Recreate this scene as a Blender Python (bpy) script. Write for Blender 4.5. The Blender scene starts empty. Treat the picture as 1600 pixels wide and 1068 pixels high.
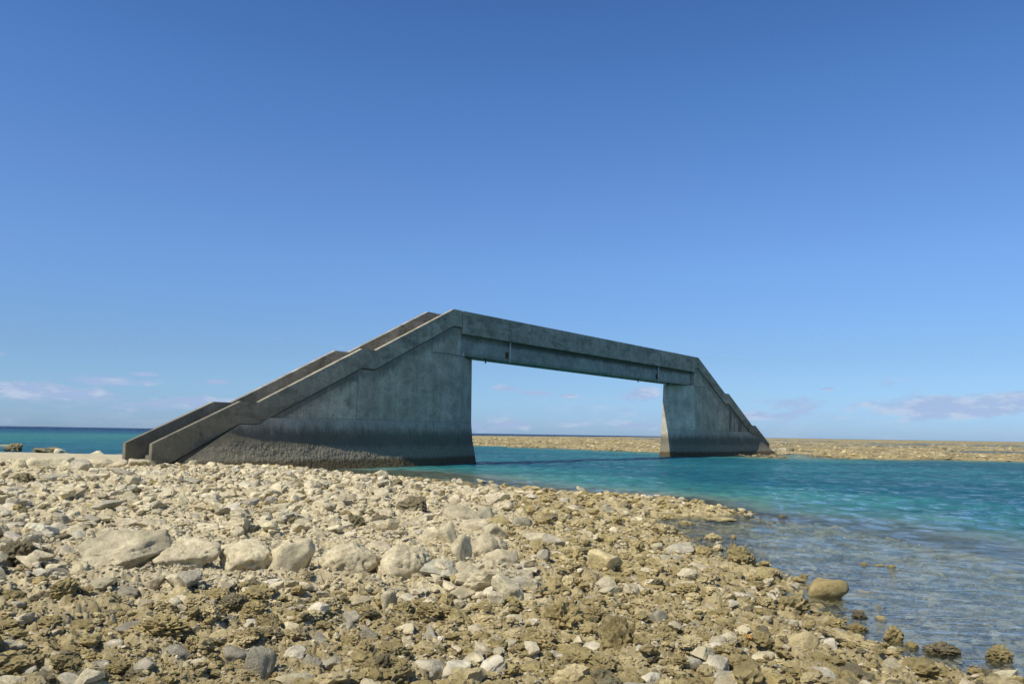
import bpy, bmesh, math, random
import numpy as np
from mathutils import Vector, Matrix

# ------------------------------------------------------------------ camera
scn = bpy.context.scene
COL = scn.collection
CAM_H = 2.0
FPX, PITCH, ROLL = 1278.66, 0.111657, 0.0155414        # focal length in px of a 1600 px wide frame
cam_d = bpy.data.cameras.new("camera"); cam = bpy.data.objects.new("camera", cam_d); COL.objects.link(cam)
cam_d.sensor_width = 36.0; cam_d.lens = FPX / 1600 * 36.0
cam_d.clip_start = 0.1; cam_d.clip_end = 80000
cr, sr = math.cos(ROLL), math.sin(ROLL); cp, sp = math.cos(PITCH), math.sin(PITCH)
fwd = Vector((0, cp, sp)); up0 = Vector((0, -sp, cp)); rt0 = Vector((1, 0, 0))
right = rt0 * cr + up0 * sr ; up = up0 * cr - rt0 * sr
M4 = Matrix((right, up, -fwd)).transposed().to_4x4(); M4.translation = (0, 0, CAM_H)
cam.matrix_world = M4
scn.camera = cam

# ------------------------------------------------------------------ world, sun, exposure
SUN_EL = math.radians(50)
SUN_AZ = math.atan2(-0.727, -0.687)                    # direction towards the sun, angle from +Y towards +X
sunv = Vector((math.sin(SUN_AZ) * math.cos(SUN_EL), math.cos(SUN_AZ) * math.cos(SUN_EL), math.sin(SUN_EL)))
sd = bpy.data.lights.new("sun", 'SUN'); sd.energy = 4.9; sd.angle = math.radians(0.53); sd.color = (1.0, 0.94, 0.83)
so = bpy.data.objects.new("sun", sd); COL.objects.link(so); so.rotation_euler = sunv.to_track_quat('Z', 'Y').to_euler()
scn.view_settings.view_transform = 'Standard'; scn.view_settings.look = 'None'
scn.view_settings.exposure = 0.0; scn.view_settings.gamma = 1.0; scn.view_settings.use_curve_mapping = False
scn.cycles.max_bounces = 8; scn.cycles.transparent_max_bounces = 16
scn.cycles.caustics_reflective = False; scn.cycles.caustics_refractive = False


class NT:
    """small node-tree helper"""
    def __init__(s, tree): s.t = tree; tree.nodes.clear()
    def n(s, typ, _in=None, **kw):
        nd = s.t.nodes.new(typ)
        for k, v in kw.items(): setattr(nd, k, v)
        for k, v in (_in or {}).items(): s.set(nd, k, v)
        return nd
    def set(s, nd, k, v):
        sock = nd.inputs[k]
        if isinstance(v, bpy.types.NodeSocket): s.t.links.new(v, sock)
        elif isinstance(v, (tuple, list)) and sock.type == 'RGBA' and len(v) == 3: sock.default_value = (*v, 1)
        else: sock.default_value = v
    def math(s, op, a, b=None, c=None, clamp=False):
        nd = s.n('ShaderNodeMath', operation=op, use_clamp=clamp); s.set(nd, 0, a)
        if b is not None: s.set(nd, 1, b)
        if c is not None: s.set(nd, 2, c)
        return nd.outputs[0]
    def ss(s, v, a, b, lo=0.0, hi=1.0, interp='SMOOTHSTEP'):
        nd = s.n('ShaderNodeMapRange', interpolation_type=interp)
        s.set(nd, 0, v); nd.inputs[1].default_value = a; nd.inputs[2].default_value = b
        nd.inputs[3].default_value = lo; nd.inputs[4].default_value = hi
        return nd.outputs[0]
    def mix(s, f, a, b, blend='MIX'):
        nd = s.n('ShaderNodeMix', data_type='RGBA', blend_type=blend)
        s.set(nd, 0, f); s.set(nd, 6, a); s.set(nd, 7, b); return nd.outputs[2]
    def vmul(s, v, xyz):
        nd = s.n('ShaderNodeVectorMath', operation='MULTIPLY'); s.set(nd, 0, v); nd.inputs[1].default_value = xyz; return nd.outputs[0]
    def vadd(s, v, xyz):
        nd = s.n('ShaderNodeVectorMath', operation='ADD'); s.set(nd, 0, v); s.set(nd, 1, xyz); return nd.outputs[0]
    def noise(s, v, scale, detail=4, rough=0.55, dist=0.0):
        nd = s.n('ShaderNodeTexNoise'); s.set(nd, 'Vector', v); nd.inputs['Scale'].default_value = scale
        nd.inputs['Detail'].default_value = detail; nd.inputs['Roughness'].default_value = rough
        nd.inputs['Distortion'].default_value = dist; return nd.outputs['Fac']
    def ramp(s, v, stops):
        nd = s.n('ShaderNodeValToRGB'); cr_ = nd.color_ramp
        while len(cr_.elements) < len(stops): cr_.elements.new(0.5)
        for e, (p, c) in zip(cr_.elements, stops): e.position = p; e.color = (*c, 1)
        s.set(nd, 0, v); return nd.outputs[0]


# sky: Nishita sky, its colour trimmed by elevation, with low trade-wind clouds on the horizon
w = bpy.data.worlds.new("World"); scn.world = w; w.use_nodes = True
T = NT(w.node_tree)
sky = T.n('ShaderNodeTexSky', sky_type='NISHITA', sun_disc=False)
sky.sun_elevation = SUN_EL; sky.sun_rotation = SUN_AZ; sky.altitude = 0
sky.air_density = 1.0; sky.dust_density = 0.4; sky.ozone_density = 2.5
geo = T.n('ShaderNodeNewGeometry'); inc = T.vmul(geo.outputs['Incoming'], (-1, -1, -1))
tc = T.n('ShaderNodeTexCoord'); dirv = tc.outputs['Generated']
sep = T.n('ShaderNodeSeparateXYZ', {0: dirv})
el = T.math('ARCSINE', sep.outputs[2]); az = T.math('ARCTAN2', sep.outputs[0], sep.outputs[1])
elc = T.math('MAXIMUM', el, 0.0)
tint = T.ramp(T.math('DIVIDE', elc, 1.57), [(0.000, (0.350, 0.544, 0.975)), (0.013, (0.356, 0.547, 0.963)), (0.028, (0.381, 0.553, 0.875)), (0.058, (0.412, 0.550, 0.775)), (0.128, (0.500, 0.662, 0.912)), (0.187, (0.500, 0.675, 0.950)), (0.257, (0.427, 0.662, 0.950)), (0.319, (0.368, 0.591, 0.894)), (0.420, (0.500, 0.650, 0.825)), (1.000, (0.594, 0.656, 0.737))])
base = T.mix(1.0, sky.outputs[0], tint, 'MULTIPLY')
cv = T.n('ShaderNodeCombineXYZ', {0: T.math('MULTIPLY', az, 1.0), 1: T.math('MULTIPLY', el, 3.4), 2: 0.37})
def gauss(v, c, s_):
    d = T.math('DIVIDE', T.math('SUBTRACT', v, c), s_)
    return T.math('POWER', 2.718, T.math('MULTIPLY', T.math('MULTIPLY', d, d), -1.0))
def blob(a, e, sa, se): return T.math('MULTIPLY', gauss(az, a, sa), gauss(el, e, se))
n1 = T.noise(cv.outputs[0], 17, 6, 0.58, 0.3)
n2 = T.noise(T.vadd(cv.outputs[0], (3.1, 0.01, 2.0)), 42, 5, 0.6)
cover = None
for a, e, sa, se, k in [(-0.53, 0.036, 0.10, 0.010, .34), (-0.45, 0.050, 0.045, 0.006, .36), (-0.42, 0.060, 0.02, 0.003, .34), (-0.37, 0.028, 0.13, .010, .30),
                        (-0.345, 0.054, 0.011, .003, .38), (0.335, 0.040, 0.038, 0.009, .38), (0.50, 0.034, 0.10, 0.014, .40), (0.27, 0.025, 0.06, 0.008, .30),
                        (0.555, 0.044, 0.045, 0.010, .42), (0.165, 0.050, 0.022, 0.008, .40), (0.03, 0.050, 0.025, .004, .34), (-0.01, 0.056, 0.012, .003, .34),
                        (0.07, 0.047, .014, .003, .32), (-0.02, 0.010, 0.10, .010, .28), (0.37, .056, .012, .003, .38), (-.575, .074, .014, .003, .40), (.12, .012, .08, .008, .26)]:
    g = T.math('MULTIPLY', blob(a, e, sa, se), k)
    cover = g if cover is None else T.math('MAXIMUM', cover, g)
cl = T.ss(el, .12, .085)
cl = T.math('MULTIPLY', cl, T.ss(T.math('ADD', T.math('ADD', T.math('MULTIPLY', n1, .75), T.math('MULTIPLY', n2, .25)), cover), 0.585, 0.79))
lowband = T.math('MULTIPLY', gauss(el, 0.012, 0.03), T.ss(n1, .38, .7, 0, .28))
bright = T.ss(T.noise(T.vadd(cv.outputs[0], (0, 0.02, 0.1)), 26, 5, .6), .46, .64)
grey = T.n('ShaderNodeRGB'); grey.outputs[0].default_value = (2.5, 3.25, 4.85, 1)
wht = T.n('ShaderNodeRGB'); wht.outputs[0].default_value = (3.9, 4.35, 5.35, 1)
ccol = T.mix(T.math('MULTIPLY', bright, .75), grey.outputs[0], wht.outputs[0])
skyc = T.mix(T.math('MULTIPLY', T.math('MAXIMUM', T.math('MULTIPLY', cl, .8), lowband), 1.0), base, ccol)
bg = T.n('ShaderNodeBackground', {'Color': skyc, 'Strength': 0.15})
out = T.n('ShaderNodeOutputWorld', {'Surface': bg.outputs[0]})
del geo, inc

# ------------------------------------------------------------------ helpers
def link(name, me, mat=None, parent=None):
    o = bpy.data.objects.new(name, me); COL.objects.link(o)
    if mat is not None: me.materials.append(mat)
    if parent is not None: o.parent = parent
    return o
def tag(o, label=None, cat=None, group=None, kind=None):
    if label: o['label'] = label
    if cat: o['category'] = cat
    if group: o['group'] = group
    if kind: o['kind'] = kind
    return o
def mesh_np(name, V, F, smooth=True, attrs=None):
    """V (n,3); F (m,k) constant k or list of such arrays"""
    me = bpy.data.meshes.new(name); V = np.asarray(V, np.float32)
    Fs = F if isinstance(F, list) else [F]
    me.vertices.add(len(V)); me.vertices.foreach_set('co', V.ravel())
    tot = sum(f.size for f in Fs); npoly = sum(len(f) for f in Fs)
    me.loops.add(tot); me.loops.foreach_set('vertex_index', np.concatenate([f.ravel() for f in Fs]).astype(np.int32))
    me.polygons.add(npoly)
    cnt = np.concatenate([np.full(len(f), f.shape[1]) for f in Fs]); st = np.concatenate([[0], np.cumsum(cnt)[:-1]])
    me.polygons.foreach_set('loop_start', st.astype(np.int32))
    me.polygons.foreach_set('use_smooth', np.full(npoly, smooth, bool))
    for k, v in (attrs or {}).items():
        v = np.asarray(v, np.float32)
        if v.ndim == 1: a = me.attributes.new(k, 'FLOAT', 'POINT'); a.data.foreach_set('value', v)
        else:
            a = me.attributes.new(k, 'FLOAT_COLOR', 'POINT')
            a.data.foreach_set('color', np.concatenate([v, np.ones((len(v), 1), np.float32)], 1).ravel())
    me.update(calc_edges=True); me.validate()
    return me

# numpy noise -------------------------------------------------------
def _h(ix, iy, iz, s):
    h = (ix.astype(np.int64) * 374761393 + iy.astype(np.int64) * 668265263 + np.int64(iz) * 2147483647 + s * 1274126177) & 0xffffffff
    h = ((h ^ (h >> 13)) * 1274126177) & 0xffffffff
    h = ((h ^ (h >> 15)) * 2246822519) & 0xffffffff
    return ((h ^ (h >> 16)) & 0xffffff) / float(0xffffff)
def vnoise(x, y, s=0):
    xi = np.floor(x); yi = np.floor(y); fx = x - xi; fy = y - yi
    fx = fx * fx * fx * (fx * (fx * 6 - 15) + 10); fy = fy * fy * fy * (fy * (fy * 6 - 15) + 10)
    a = _h(xi, yi, 0, s); b = _h(xi + 1, yi, 0, s); c = _h(xi, yi + 1, 0, s); d = _h(xi + 1, yi + 1, 0, s)
    return (a + (b - a) * fx) * (1 - fy) + (c + (d - c) * fx) * fy
def fbm(x, y, o=4, s=0, g=.5):
    r = 0; a = 1; t = 0
    for i in range(o):
        r = r + a * vnoise(x * 2 ** i + i * 7.3, y * 2 ** i - i * 3.1, s + i); t += a; a *= g
    return r / t
def worley(x, y, s=0):
    """F1, F2-F1 and the random value of the nearest cell"""
    xi = np.floor(x); yi = np.floor(y)
    d1 = np.full(x.shape, 9.0); d2 = np.full(x.shape, 9.0); rv = np.zeros(x.shape)
    for i in (-1, 0, 1):
        for j in (-1, 0, 1):
            cx = xi + i; cy = yi + j
            px = cx + _h(cx, cy, 1, s); py = cy + _h(cx, cy, 2, s); r = _h(cx, cy, 3, s)
            d = np.hypot(px - x, py - y); m = d < d1
            d2 = np.where(m, d1, np.minimum(d2, d)); d1 = np.where(m, d, d1); rv = np.where(m, r, rv)
    return d1, d2 - d1, rv
def noise3(P, s=0):
    xi = np.floor(P); f = P - xi; f = f * f * (3 - 2 * f); r = 0
    for k in (0, 1):
        for j in (0, 1):
            for i in (0, 1):
                c = _h(xi[:, 0] + i + (xi[:, 2] + k) * 57, xi[:, 1] + j - (xi[:, 2] + k) * 131, 5, s)
                r = r + c * (f[:, 0] if i else 1 - f[:, 0]) * (f[:, 1] if j else 1 - f[:, 1]) * (f[:, 2] if k else 1 - f[:, 2])
    return r * 2 - 1
def sstep(v, a, b):
    t = np.clip((v - a) / (b - a), 0, 1); return t * t * (3 - 2 * t)
def inside_poly(x, y, P):
    r = np.zeros(x.shape, bool); n = len(P)
    for i in range(n):
        x1, y1 = P[i]; x2, y2 = P[(i + 1) % n]
        if y1 == y2: continue
        c = ((y1 > y) != (y2 > y)) & (x < (x2 - x1) * (y - y1) / (y2 - y1) + x1); r ^= c
    return r
def sdist(x, y, P):
    d = np.full(x.shape, 1e9); n = len(P)
    for i in range(n):
        x1, y1 = P[i]; x2, y2 = P[(i + 1) % n]; dx, dy = x2 - x1, y2 - y1; L2 = dx * dx + dy * dy + 1e-12
        t = np.clip(((x - x1) * dx + (y - y1) * dy) / L2, 0, 1)
        d = np.minimum(d, np.hypot(x - x1 - t * dx, y - y1 - t * dy))
    return np.where(inside_poly(x, y, P), d, -d)
def ray(px, py):
    u = (px - 800) / FPX; v = -(py - 534) / FPX
    d = fwd + right * u + up * v
    return d
def unproj(px, py, z=0.0):
    d = ray(px, py); t = (z - CAM_H) / d.z
    return (d.x * t, d.y * t)
def project(P):
    P = np.asarray(P, float) - np.array([0, 0, CAM_H])
    X = P @ np.array(right); Y = P @ np.array(up); Z = P @ np.array(fwd); Z = np.maximum(Z, 1e-3)
    return 800 + FPX * X / Z, 534 - FPX * Y / Z, Z

# ------------------------------------------------------------------ the lie of the land
up_ = unproj
LAND = [(-90, 52), (-45, 48), (-30, 47.5), (-23, 46), (-18.6, 43.5), (-16.0, 42.5), (-13.5, 42.5), up_(470, 733), up_(505, 740), up_(560, 746),
        up_(620, 752), up_(680, 757), up_(740, 764), up_(770, 768), up_(830, 774), up_(900, 780), up_(960, 784), up_(1020, 788), up_(1080, 790),
        up_(1144, 801), up_(1100, 806), up_(1040, 806), up_(1000, 808), up_(1012, 822), up_(1040, 842), up_(1090, 868), up_(1150, 884),
        up_(1185, 905), up_(1205, 925), up_(1248, 950), up_(1262, 978), up_(1300, 1000), up_(1380, 1026), up_(1440, 1050), up_(1470, 1068),
        up_(1510, 1086), up_(1680, 1092), up_(1900, 1130), (9, 3.0), (14, 0), (20, -20), (-90, -20)]
SHELF = [(-90, 60), (-16, 43), (-13, 43), up_(470, 731.5), up_(560, 734), up_(640, 736), up_(730, 742), up_(800, 755), up_(900, 764), up_(1000, 773),
         up_(1100, 784), up_(1160, 797), up_(1230, 806), up_(1330, 816), up_(1440, 832), up_(1540, 850), up_(1640, 868), up_(1900, 900),
         (25, 12), (30, 0), (30, -20), (-90, -20)]
REEF = [(-42, 175), up_(600, 694.5), up_(743, 697), up_(850, 700), up_(930, 703), up_(1000, 706), up_(1040, 707.5), (24, 86), (28.5, 79), up_(1180, 712.3), up_(1212, 711.8), up_(1240, 710), up_(1262, 711),
        up_(1264, 714), up_(1330, 716.5), up_(1400, 718), up_(1500, 719), up_(1600, 721.5), up_(1900, 729), (180, 30), (6000, -500), (9000, 9000), (1400, 5200), (330, 1500), (60, 900), (-70, 560)]
ISLET = [up_(-5, 696), up_(12, 694.4), up_(30, 695), up_(36, 697.5), up_(14, 698.5)]

def base_height(x, y):
    """height of the ground without its rubble; below zero it is the sea floor"""
    wob = (fbm(x * .5, y * .5, 3, 11) - .5) * 1.3 + (fbm(x * 2.1, y * 2.1, 3, 17) - .5) * .5
    dist = np.hypot(x, y)
    far = sstep(dist, 40, 160)
    dl = sdist(x, y, LAND) + wob * (.35 + .3 * sstep(dist, 8, 25))
    ds = sdist(x, y, SHELF) + wob * .8
    dr = sdist(x, y, REEF) + (fbm(x * .12, y * .12, 3, 23) - .5) * 7 * sstep(dist, 80, 140) + wob * .6
    di = sdist(x, y, ISLET) + wob * .6
    roll_ = (fbm(x * .22, y * .22, 3, 5) - .5)
    spit = sstep(np.hypot((x - 3.2), (y - 24.5) * .8), 6, 1) * .05
    land = .015 + .40 * (1 - np.exp(-np.maximum(dl, 0) / 2.3)) + roll_ * .22 * sstep(dl, 0, 4) + spit
    under = -np.minimum(.02 - dl * .07, .25) - (fbm(x * .7, y * .7, 3, 31) - .4) * .16 * sstep(-dl, .2, 2)
    out_ = -np.minimum(.22 + np.maximum(-ds, 0) * .38, 4.0)
    near = np.where(dl > 0, land, np.where(ds > 0, under, np.minimum(under, out_)))
    fl = fbm(x * .016, y * .05, 3, 41); fm = fbm(x * .11, y * .22, 4, 43)
    reef = .02 + .17 * (1 - np.exp(-np.maximum(dr, 0) / 5)) + (fm - .5) * .26 - sstep(fl, .47, .60) * .40 * sstep(x, 20, 75) * sstep(dr, 3, 10)
    reef = np.where(dist > 900, np.maximum(reef, .16), reef)
    rout = -np.minimum(.15 + np.maximum(-dr, 0) * .42, 4.0 + np.clip((dist - 150) / 60, 0, 12))
    faro = np.where(dr > 0, reef, rout)
    isl = np.where(di > 0, .10 * sstep(di, 0, .5), -9)
    return np.maximum(np.maximum(near, np.where(dist > 30, faro, -9)), isl), dl, ds, dr

def rubble(x, y, dist, amp):
    """relief of loose coral rubble: flattened cells of several sizes with deep gaps"""
    h = np.zeros(x.shape)
    wx = (fbm(x * 3, y * 3, 2, 71) - .5) * .16; wy = (fbm(x * 3 + 9, y * 3, 2, 72) - .5) * .16
    for sc, a, s in ((1.5, .085, 51), (3.4, .060, 53), (7.5, .034, 55), (16, .016, 57)):
        m = dist < 900 / sc
        if not m.any(): continue
        f1, g, r = worley((x[m] + wx[m]) * sc, (y[m] + wy[m]) * sc * 1.15, s)
        c = np.clip(1 - (f1 / .78) ** 2, 0, 1) * (.25 + r) - .30 * sstep(g, .22, .0)
        h[m] += a * c
    h += (fbm(x * 22, y * 22, 4, 61, .65) - .5) * .042 * (dist < 25) + (.5 - np.abs(fbm(x * 6, y * 6, 4, 62, .6) * 2 - 1) * 2) * .045 * (dist < 60)
    return h * amp

def height(x, y, detail=True):
    x = np.asarray(x, float); y = np.asarray(y, float); dist = np.hypot(x, y)
    b, dl, ds, dr = base_height(x, y)
    amp = np.where(dl > -.3, .55 + .75 * fbm(x * .6, y * .6, 2, 81), .0)
    amp = np.where((dl <= -.3) & (ds > 0), .45 * (1 - sstep(-dl, .3, 6) * .6), amp)
    amp = np.where((dr > -1) & (dist > 30), 1.0, amp)
    h = b + (rubble(x, y, dist, amp) - .05 * amp if detail else 0)
    return h, dl, ds, dr

# polar sheet: rings spaced as 1/r, so the ground carries its finest relief where one stands
def polar_grid(r_near, fine_cols, rows_step, rmax, mid=1.0, col_half=math.radians(41)):
    a = np.linspace(-col_half, col_half, fine_cols)
    n = 70; b = np.linspace(col_half, 2 * math.pi - col_half, n + 2)[1:-1]
    ang = np.concatenate([a, b])
    inv = np.concatenate([np.arange(1 / r_near, 1 / 12., -rows_step), np.arange(1 / 12., 1 / 38., -rows_step * mid), np.arange(1 / 38., 1 / 60., -rows_step)])
    rr = np.concatenate([[0.25, .8, 1.5, 2.1, 2.7], 1 / inv, np.geomspace(61, rmax, 110)])
    rr = rr[(rr < 2.8) | (rr >= r_near)]
    R_, A_ = np.meshgrid(rr, ang, indexing='ij')
    X = R_ * np.sin(A_); Y = R_ * np.cos(A_)
    nr, nc = X.shape
    i = np.arange(nr - 1)[:, None]; j = np.arange(nc)[None, :]; j2 = (j + 1) % nc
    F = np.stack([i * nc + j, i * nc + j2, (i + 1) * nc + j2, (i + 1) * nc + j], -1).reshape(-1, 4)
    return X.ravel(), Y.ravel(), F, nr, nc

# ------------------------------------------------------------------ materials
def new_mat(name):
    m = bpy.data.materials.new(name); m.use_nodes = True; return m, NT(m.node_tree)

def rock_material():
    m, t = new_mat('limestone_rubble')
    c = t.n('ShaderNodeAttribute', attribute_name='tone'); P = t.n('ShaderNodeNewGeometry').outputs['Position']
    rough = t.n('ShaderNodeAttribute', attribute_name='pitted').outputs['Fac']
    v = t.mix(t.ss(t.noise(P, 9, 5, .65), .35, .68), (0.80, 0.78, 0.74), (1.16, 1.15, 1.12))
    col = t.mix(1.0, c.outputs['Color'], v, 'MULTIPLY')
    blot = t.ss(t.noise(P, 34, 4, .6), .53, .68)
    col = t.mix(t.math('MULTIPLY', blot, t.ss(rough, 0, 1, .18, .34)), col, (0.20, 0.165, 0.095))
    z = t.n('ShaderNodeSeparateXYZ', {0: P}).outputs[2]
    wet = t.ss(z, .01, .055, 1, 0)
    col = t.mix(t.math('MULTIPLY', wet, .6), col, t.mix(1.0, col, (0.5, 0.47, 0.36), 'MULTIPLY'))
    hgt = t.math('ADD', t.math('MULTIPLY', t.noise(P, 70, 5, .75), .62), t.math('MULTIPLY', t.noise(P, 14, 4, .6), .9))
    bmp = t.n('ShaderNodeBump', {'Strength': 1.0, 'Distance': t.ss(rough, 0, 1, .026, .048), 'Height': hgt})
    b = t.n('ShaderNodeBsdfPrincipled', {'Base Color': col, 'Roughness': t.ss(wet, 0, 1, .95, .35), 'Normal': bmp.outputs[0]})
    b.inputs['Specular IOR Level'].default_value = .25
    t.n('ShaderNodeOutputMaterial', {'Surface': b.outputs[0]}); return m
MROCK = rock_material()

PALE = np.array([.64, .555, .36]); GREY = np.array([.46, .415, .30]); BROWN = np.array([.47, .375, .17]); WHITE = np.array([.66, .59, .43]); DARK = np.array([.26, .22, .125])
SAND = np.array([.66, .54, .285])

def brownness(x, y, z, dl):
    """share of algae-stained coral in the rubble: the foreground and the strip along the water"""
    n = (fbm(x * .55, y * .55, 3, 91) - .5)
    front = 1 - sstep(np.hypot(x + .6, y) + n * 3.5, 7.0, 9.6)
    shore = 1 - sstep(dl + n * 2.2, 1.2 + 1.5 * sstep(x, -1, 1.5), 3.4 + 2.5 * sstep(x, -1, 1.5))
    rightb = sstep(x + n * 3 - (y - 9) * .1, .6, 2.4)
    return np.clip(np.maximum(np.maximum(front * .8, shore), rightb * .75), 0, 1)

# ------------------------------------------------------------------ ground
gx, gy, GF, nr, nc = polar_grid(2.9, 1400, 1 / 1650., 42000, .36)
gz, gdl, gds, gdr = height(gx, gy)
gb = brownness(gx, gy, gz, gdl)
gb = np.where((gdr > -2) & (np.hypot(gx, gy) > 40), .8, gb)
f1, gg, rr_ = worley(gx * 5.5, gy * 5.5, 97)
mixn = np.clip(gb + (rr_ - .5) * .8 + (fbm(gx * 6, gy * 6, 3, 93) - .5) * .8, 0, 1)[:, None]
gc = (PALE * .88) * (1 - mixn) + (SAND * .86) * mixn
pit = sstep(fbm(gx * 9, gy * 9, 3, 95), .52, .66)[:, None] * mixn * .65
gc = gc * (1 - pit) + BROWN * .85 * pit
reefm = ((gdr > -2) & (np.hypot(gx, gy) > 40))[:, None]
rn = fbm(gx * .25, gy * .5, 4, 99)[:, None]
gc = np.where(reefm, np.array([.38, .305, .145]) * (.62 + .75 * rn) * (1 - .45 * sstep(fbm(gx * .9, gy * .35, 4, 103, .65), .52, .66)[:, None]), gc)
sea = ((gz < -.02) & ~reefm[:, 0])[:, None]
gc = np.where(sea & (gds < 0)[:, None], np.array([.50, .46, .30]), gc)
sea = sea & (gds >= 0)[:, None]
gc = np.where(sea, np.array([.50, .42, .27]) * (.25 + 1.3 * sstep(fbm(gx * 3.2, gy * 3.2, 4, 98, .7), .38, .62)[:, None]), gc)
gme = mesh_np('ground', np.stack([gx, gy, gz], 1), GF, True, {'tone': gc, 'pitted': np.clip(mixn[:, 0] * .9, 0, 1)})
ground = tag(link('ground', gme, MROCK), kind='structure')

# ------------------------------------------------------------------ water
def water_material():
    m, t = new_mat('sea_water')
    dep = t.n('ShaderNodeAttribute', attribute_name='depth').outputs['Fac']
    P = t.n('ShaderNodeNewGeometry').outputs['Position']
    body = t.ramp(t.math('DIVIDE', dep, 14.0), [(0.0, (.46, .47, .30)), (.018, (.34, .42, .28)), (.035, (.30, .42, .33)), (.07, (.11, .29, .245)), (.13, (.042, .19, .185)), (.22, (.024, .155, .160)),
                                                (.32, (.012, .092, .14)), (.7, (.004, .040, .10)), (1.0, (.003, .022, .075))])
    big = t.noise(t.vmul(P, (.04, .10, 1)), 1.0, 4, .6)
    body = t.mix(1.0, body, t.mix(t.ss(big, .35, .65), (.72, .78, .86), (1.25, 1.18, 1.1)), 'MULTIPLY')
    rip = t.ss(t.noise(t.vmul(t.vadd(P, (7, 3, 0)), (1.0, .6, 1)), 1.5, 7, .74, .5), .40, .60)
    body = t.mix(1.0, body, t.mix(rip, (.66, .74, .80), (1.28, 1.2, 1.15)), 'MULTIPLY')  # light and dark of the ripples painted into the body colour
    tr = t.n('ShaderNodeBsdfTransparent', {'Color': (.86, .94, .92)})
    df = t.n('ShaderNodeBsdfDiffuse', {'Color': body})
    opac = t.math('SUBTRACT', 1.0, t.math('POWER', 2.718, t.math('MULTIPLY', dep, -.85)), clamp=True)
    base_ = t.n('ShaderNodeMixShader', {0: opac, 1: tr.outputs[0], 2: df.outputs[0]})
    dist = t.n('ShaderNodeVectorMath', operation='LENGTH'); t.set(dist, 0, P); dist = dist.outputs['Value']
    w1 = t.noise(t.vmul(P, (1.0, 1.9, 1)), 2.6, 3, .55, .4)
    w2 = t.noise(t.vmul(P, (1.0, 1.3, 1)), 13.0, 3, .6, .3)
    w3 = t.noise(t.vmul(P, (.5, 1.3, 1)), .55, 4, .6, .5)
    hh = t.math('ADD', t.math('ADD', t.math('MULTIPLY', w1, .16), t.math('MULTIPLY', w2, .060)), t.math('MULTIPLY', w3, t.ss(dist, 10, 60, .10, 2.0)))
    bmp = t.n('ShaderNodeBump', {'Strength': 1.0, 'Distance': t.ss(dist, 6, 40, .75, 2.2), 'Height': hh})
    ruff = t.noise(t.vmul(P, (1.0, .6, 1)), 1.5, 7, .74, .5); ruff2 = t.noise(t.vmul(P, (.25, .12, 1)), 1.0, 3, .6)
    rf = t.math('MULTIPLY', t.ss(ruff, .40, .60, .12, 2.3), t.ss(ruff2, .35, .65, .7, 1.3))
    t.set(bmp, 'Distance', t.math('MULTIPLY', t.math('MULTIPLY', t.ss(dist, 6, 45, .38, 2.2), t.ss(dep, .1, .9, .62, 1.0)), t.mix(t.ss(dist, 9, 24), (1, 1, 1), rf)))
    fr = t.n('ShaderNodeFresnel', {'IOR': 1.33, 'Normal': bmp.outputs[0]})
    gl = t.n('ShaderNodeBsdfGlossy', {'Color': (.95, .97, 1.0), 'Roughness': .06, 'Normal': bmp.outputs[0]})
    fin = t.n('ShaderNodeMixShader', {0: t.math('MULTIPLY', fr.outputs[0], .92), 1: base_.outputs[0], 2: gl.outputs[0]})
    t.n('ShaderNodeOutputMaterial', {'Surface': fin.outputs[0]}); return m
MWATER = water_material()
wx, wy, WF, wnr, wnc = polar_grid(5.2, 700, 1 / 900., 42000)
wdist = np.hypot(wx, wy)
wb, wdl, wds, wdr = base_height(wx, wy)
dep = np.maximum(-wb, 0)
# open sea beyond the channel grows deep; a paler sand bank lies off the left side
left_sea = sstep(wx, 5, -25) * sstep(wdist, 40, 60)
bank = np.exp(-((wdist - 210) / 90.) ** 2) * sstep(wx, 60, -20)
dep = dep + 0 * left_sea
dep = np.where((wdist > 120) & (wdr < 0), np.clip(4.6 + (wdist - 320) / 70., 4.6, 14) - bank * 2.6, dep)
wz = np.zeros_like(wx)
k = sstep(wdist, 260, 90)
for lam, a, th_, s in ((2.6, .014, .3, 1), (1.7, .012, -.25, 2), (1.05, .008, .6, 3), (.62, .005, -.5, 4), (.41, .0035, .15, 5)):
    ph = (wx * math.sin(th_) + wy * math.cos(th_)) * 2 * math.pi / lam + 9 * fbm(wx / lam * .3, wy / lam * .3, 2, s + 200)
    wz += 1.7 * a * np.sin(ph) * (.4 + 1.2 * fbm(wx * .3, wy * .3, 2, s + 210))
wz *= k * (.35 + .65 * sstep(dep, .1, 1.2))
wme = mesh_np('sea_water', np.stack([wx, wy, wz], 1), WF, True, {'depth': dep})
sea_o = tag(link('water', wme, MWATER), kind='structure')


# ------------------------------------------------------------------ footbridge
X0, Y0, TH, SPAN, WID = -3.2707, 53.3608, 0.9252, 36.158, 2.5436
A0, A1, A2, A3, A4, A5 = .873, 7.671, 8.72, 15.506, 16.54, 20.962
ZT, ZL2, ZL1, ZE = 9.997, 6.689, 3.382, 1.312
PH, PT = 1.10, .27                                     # parapet height and thickness

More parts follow.
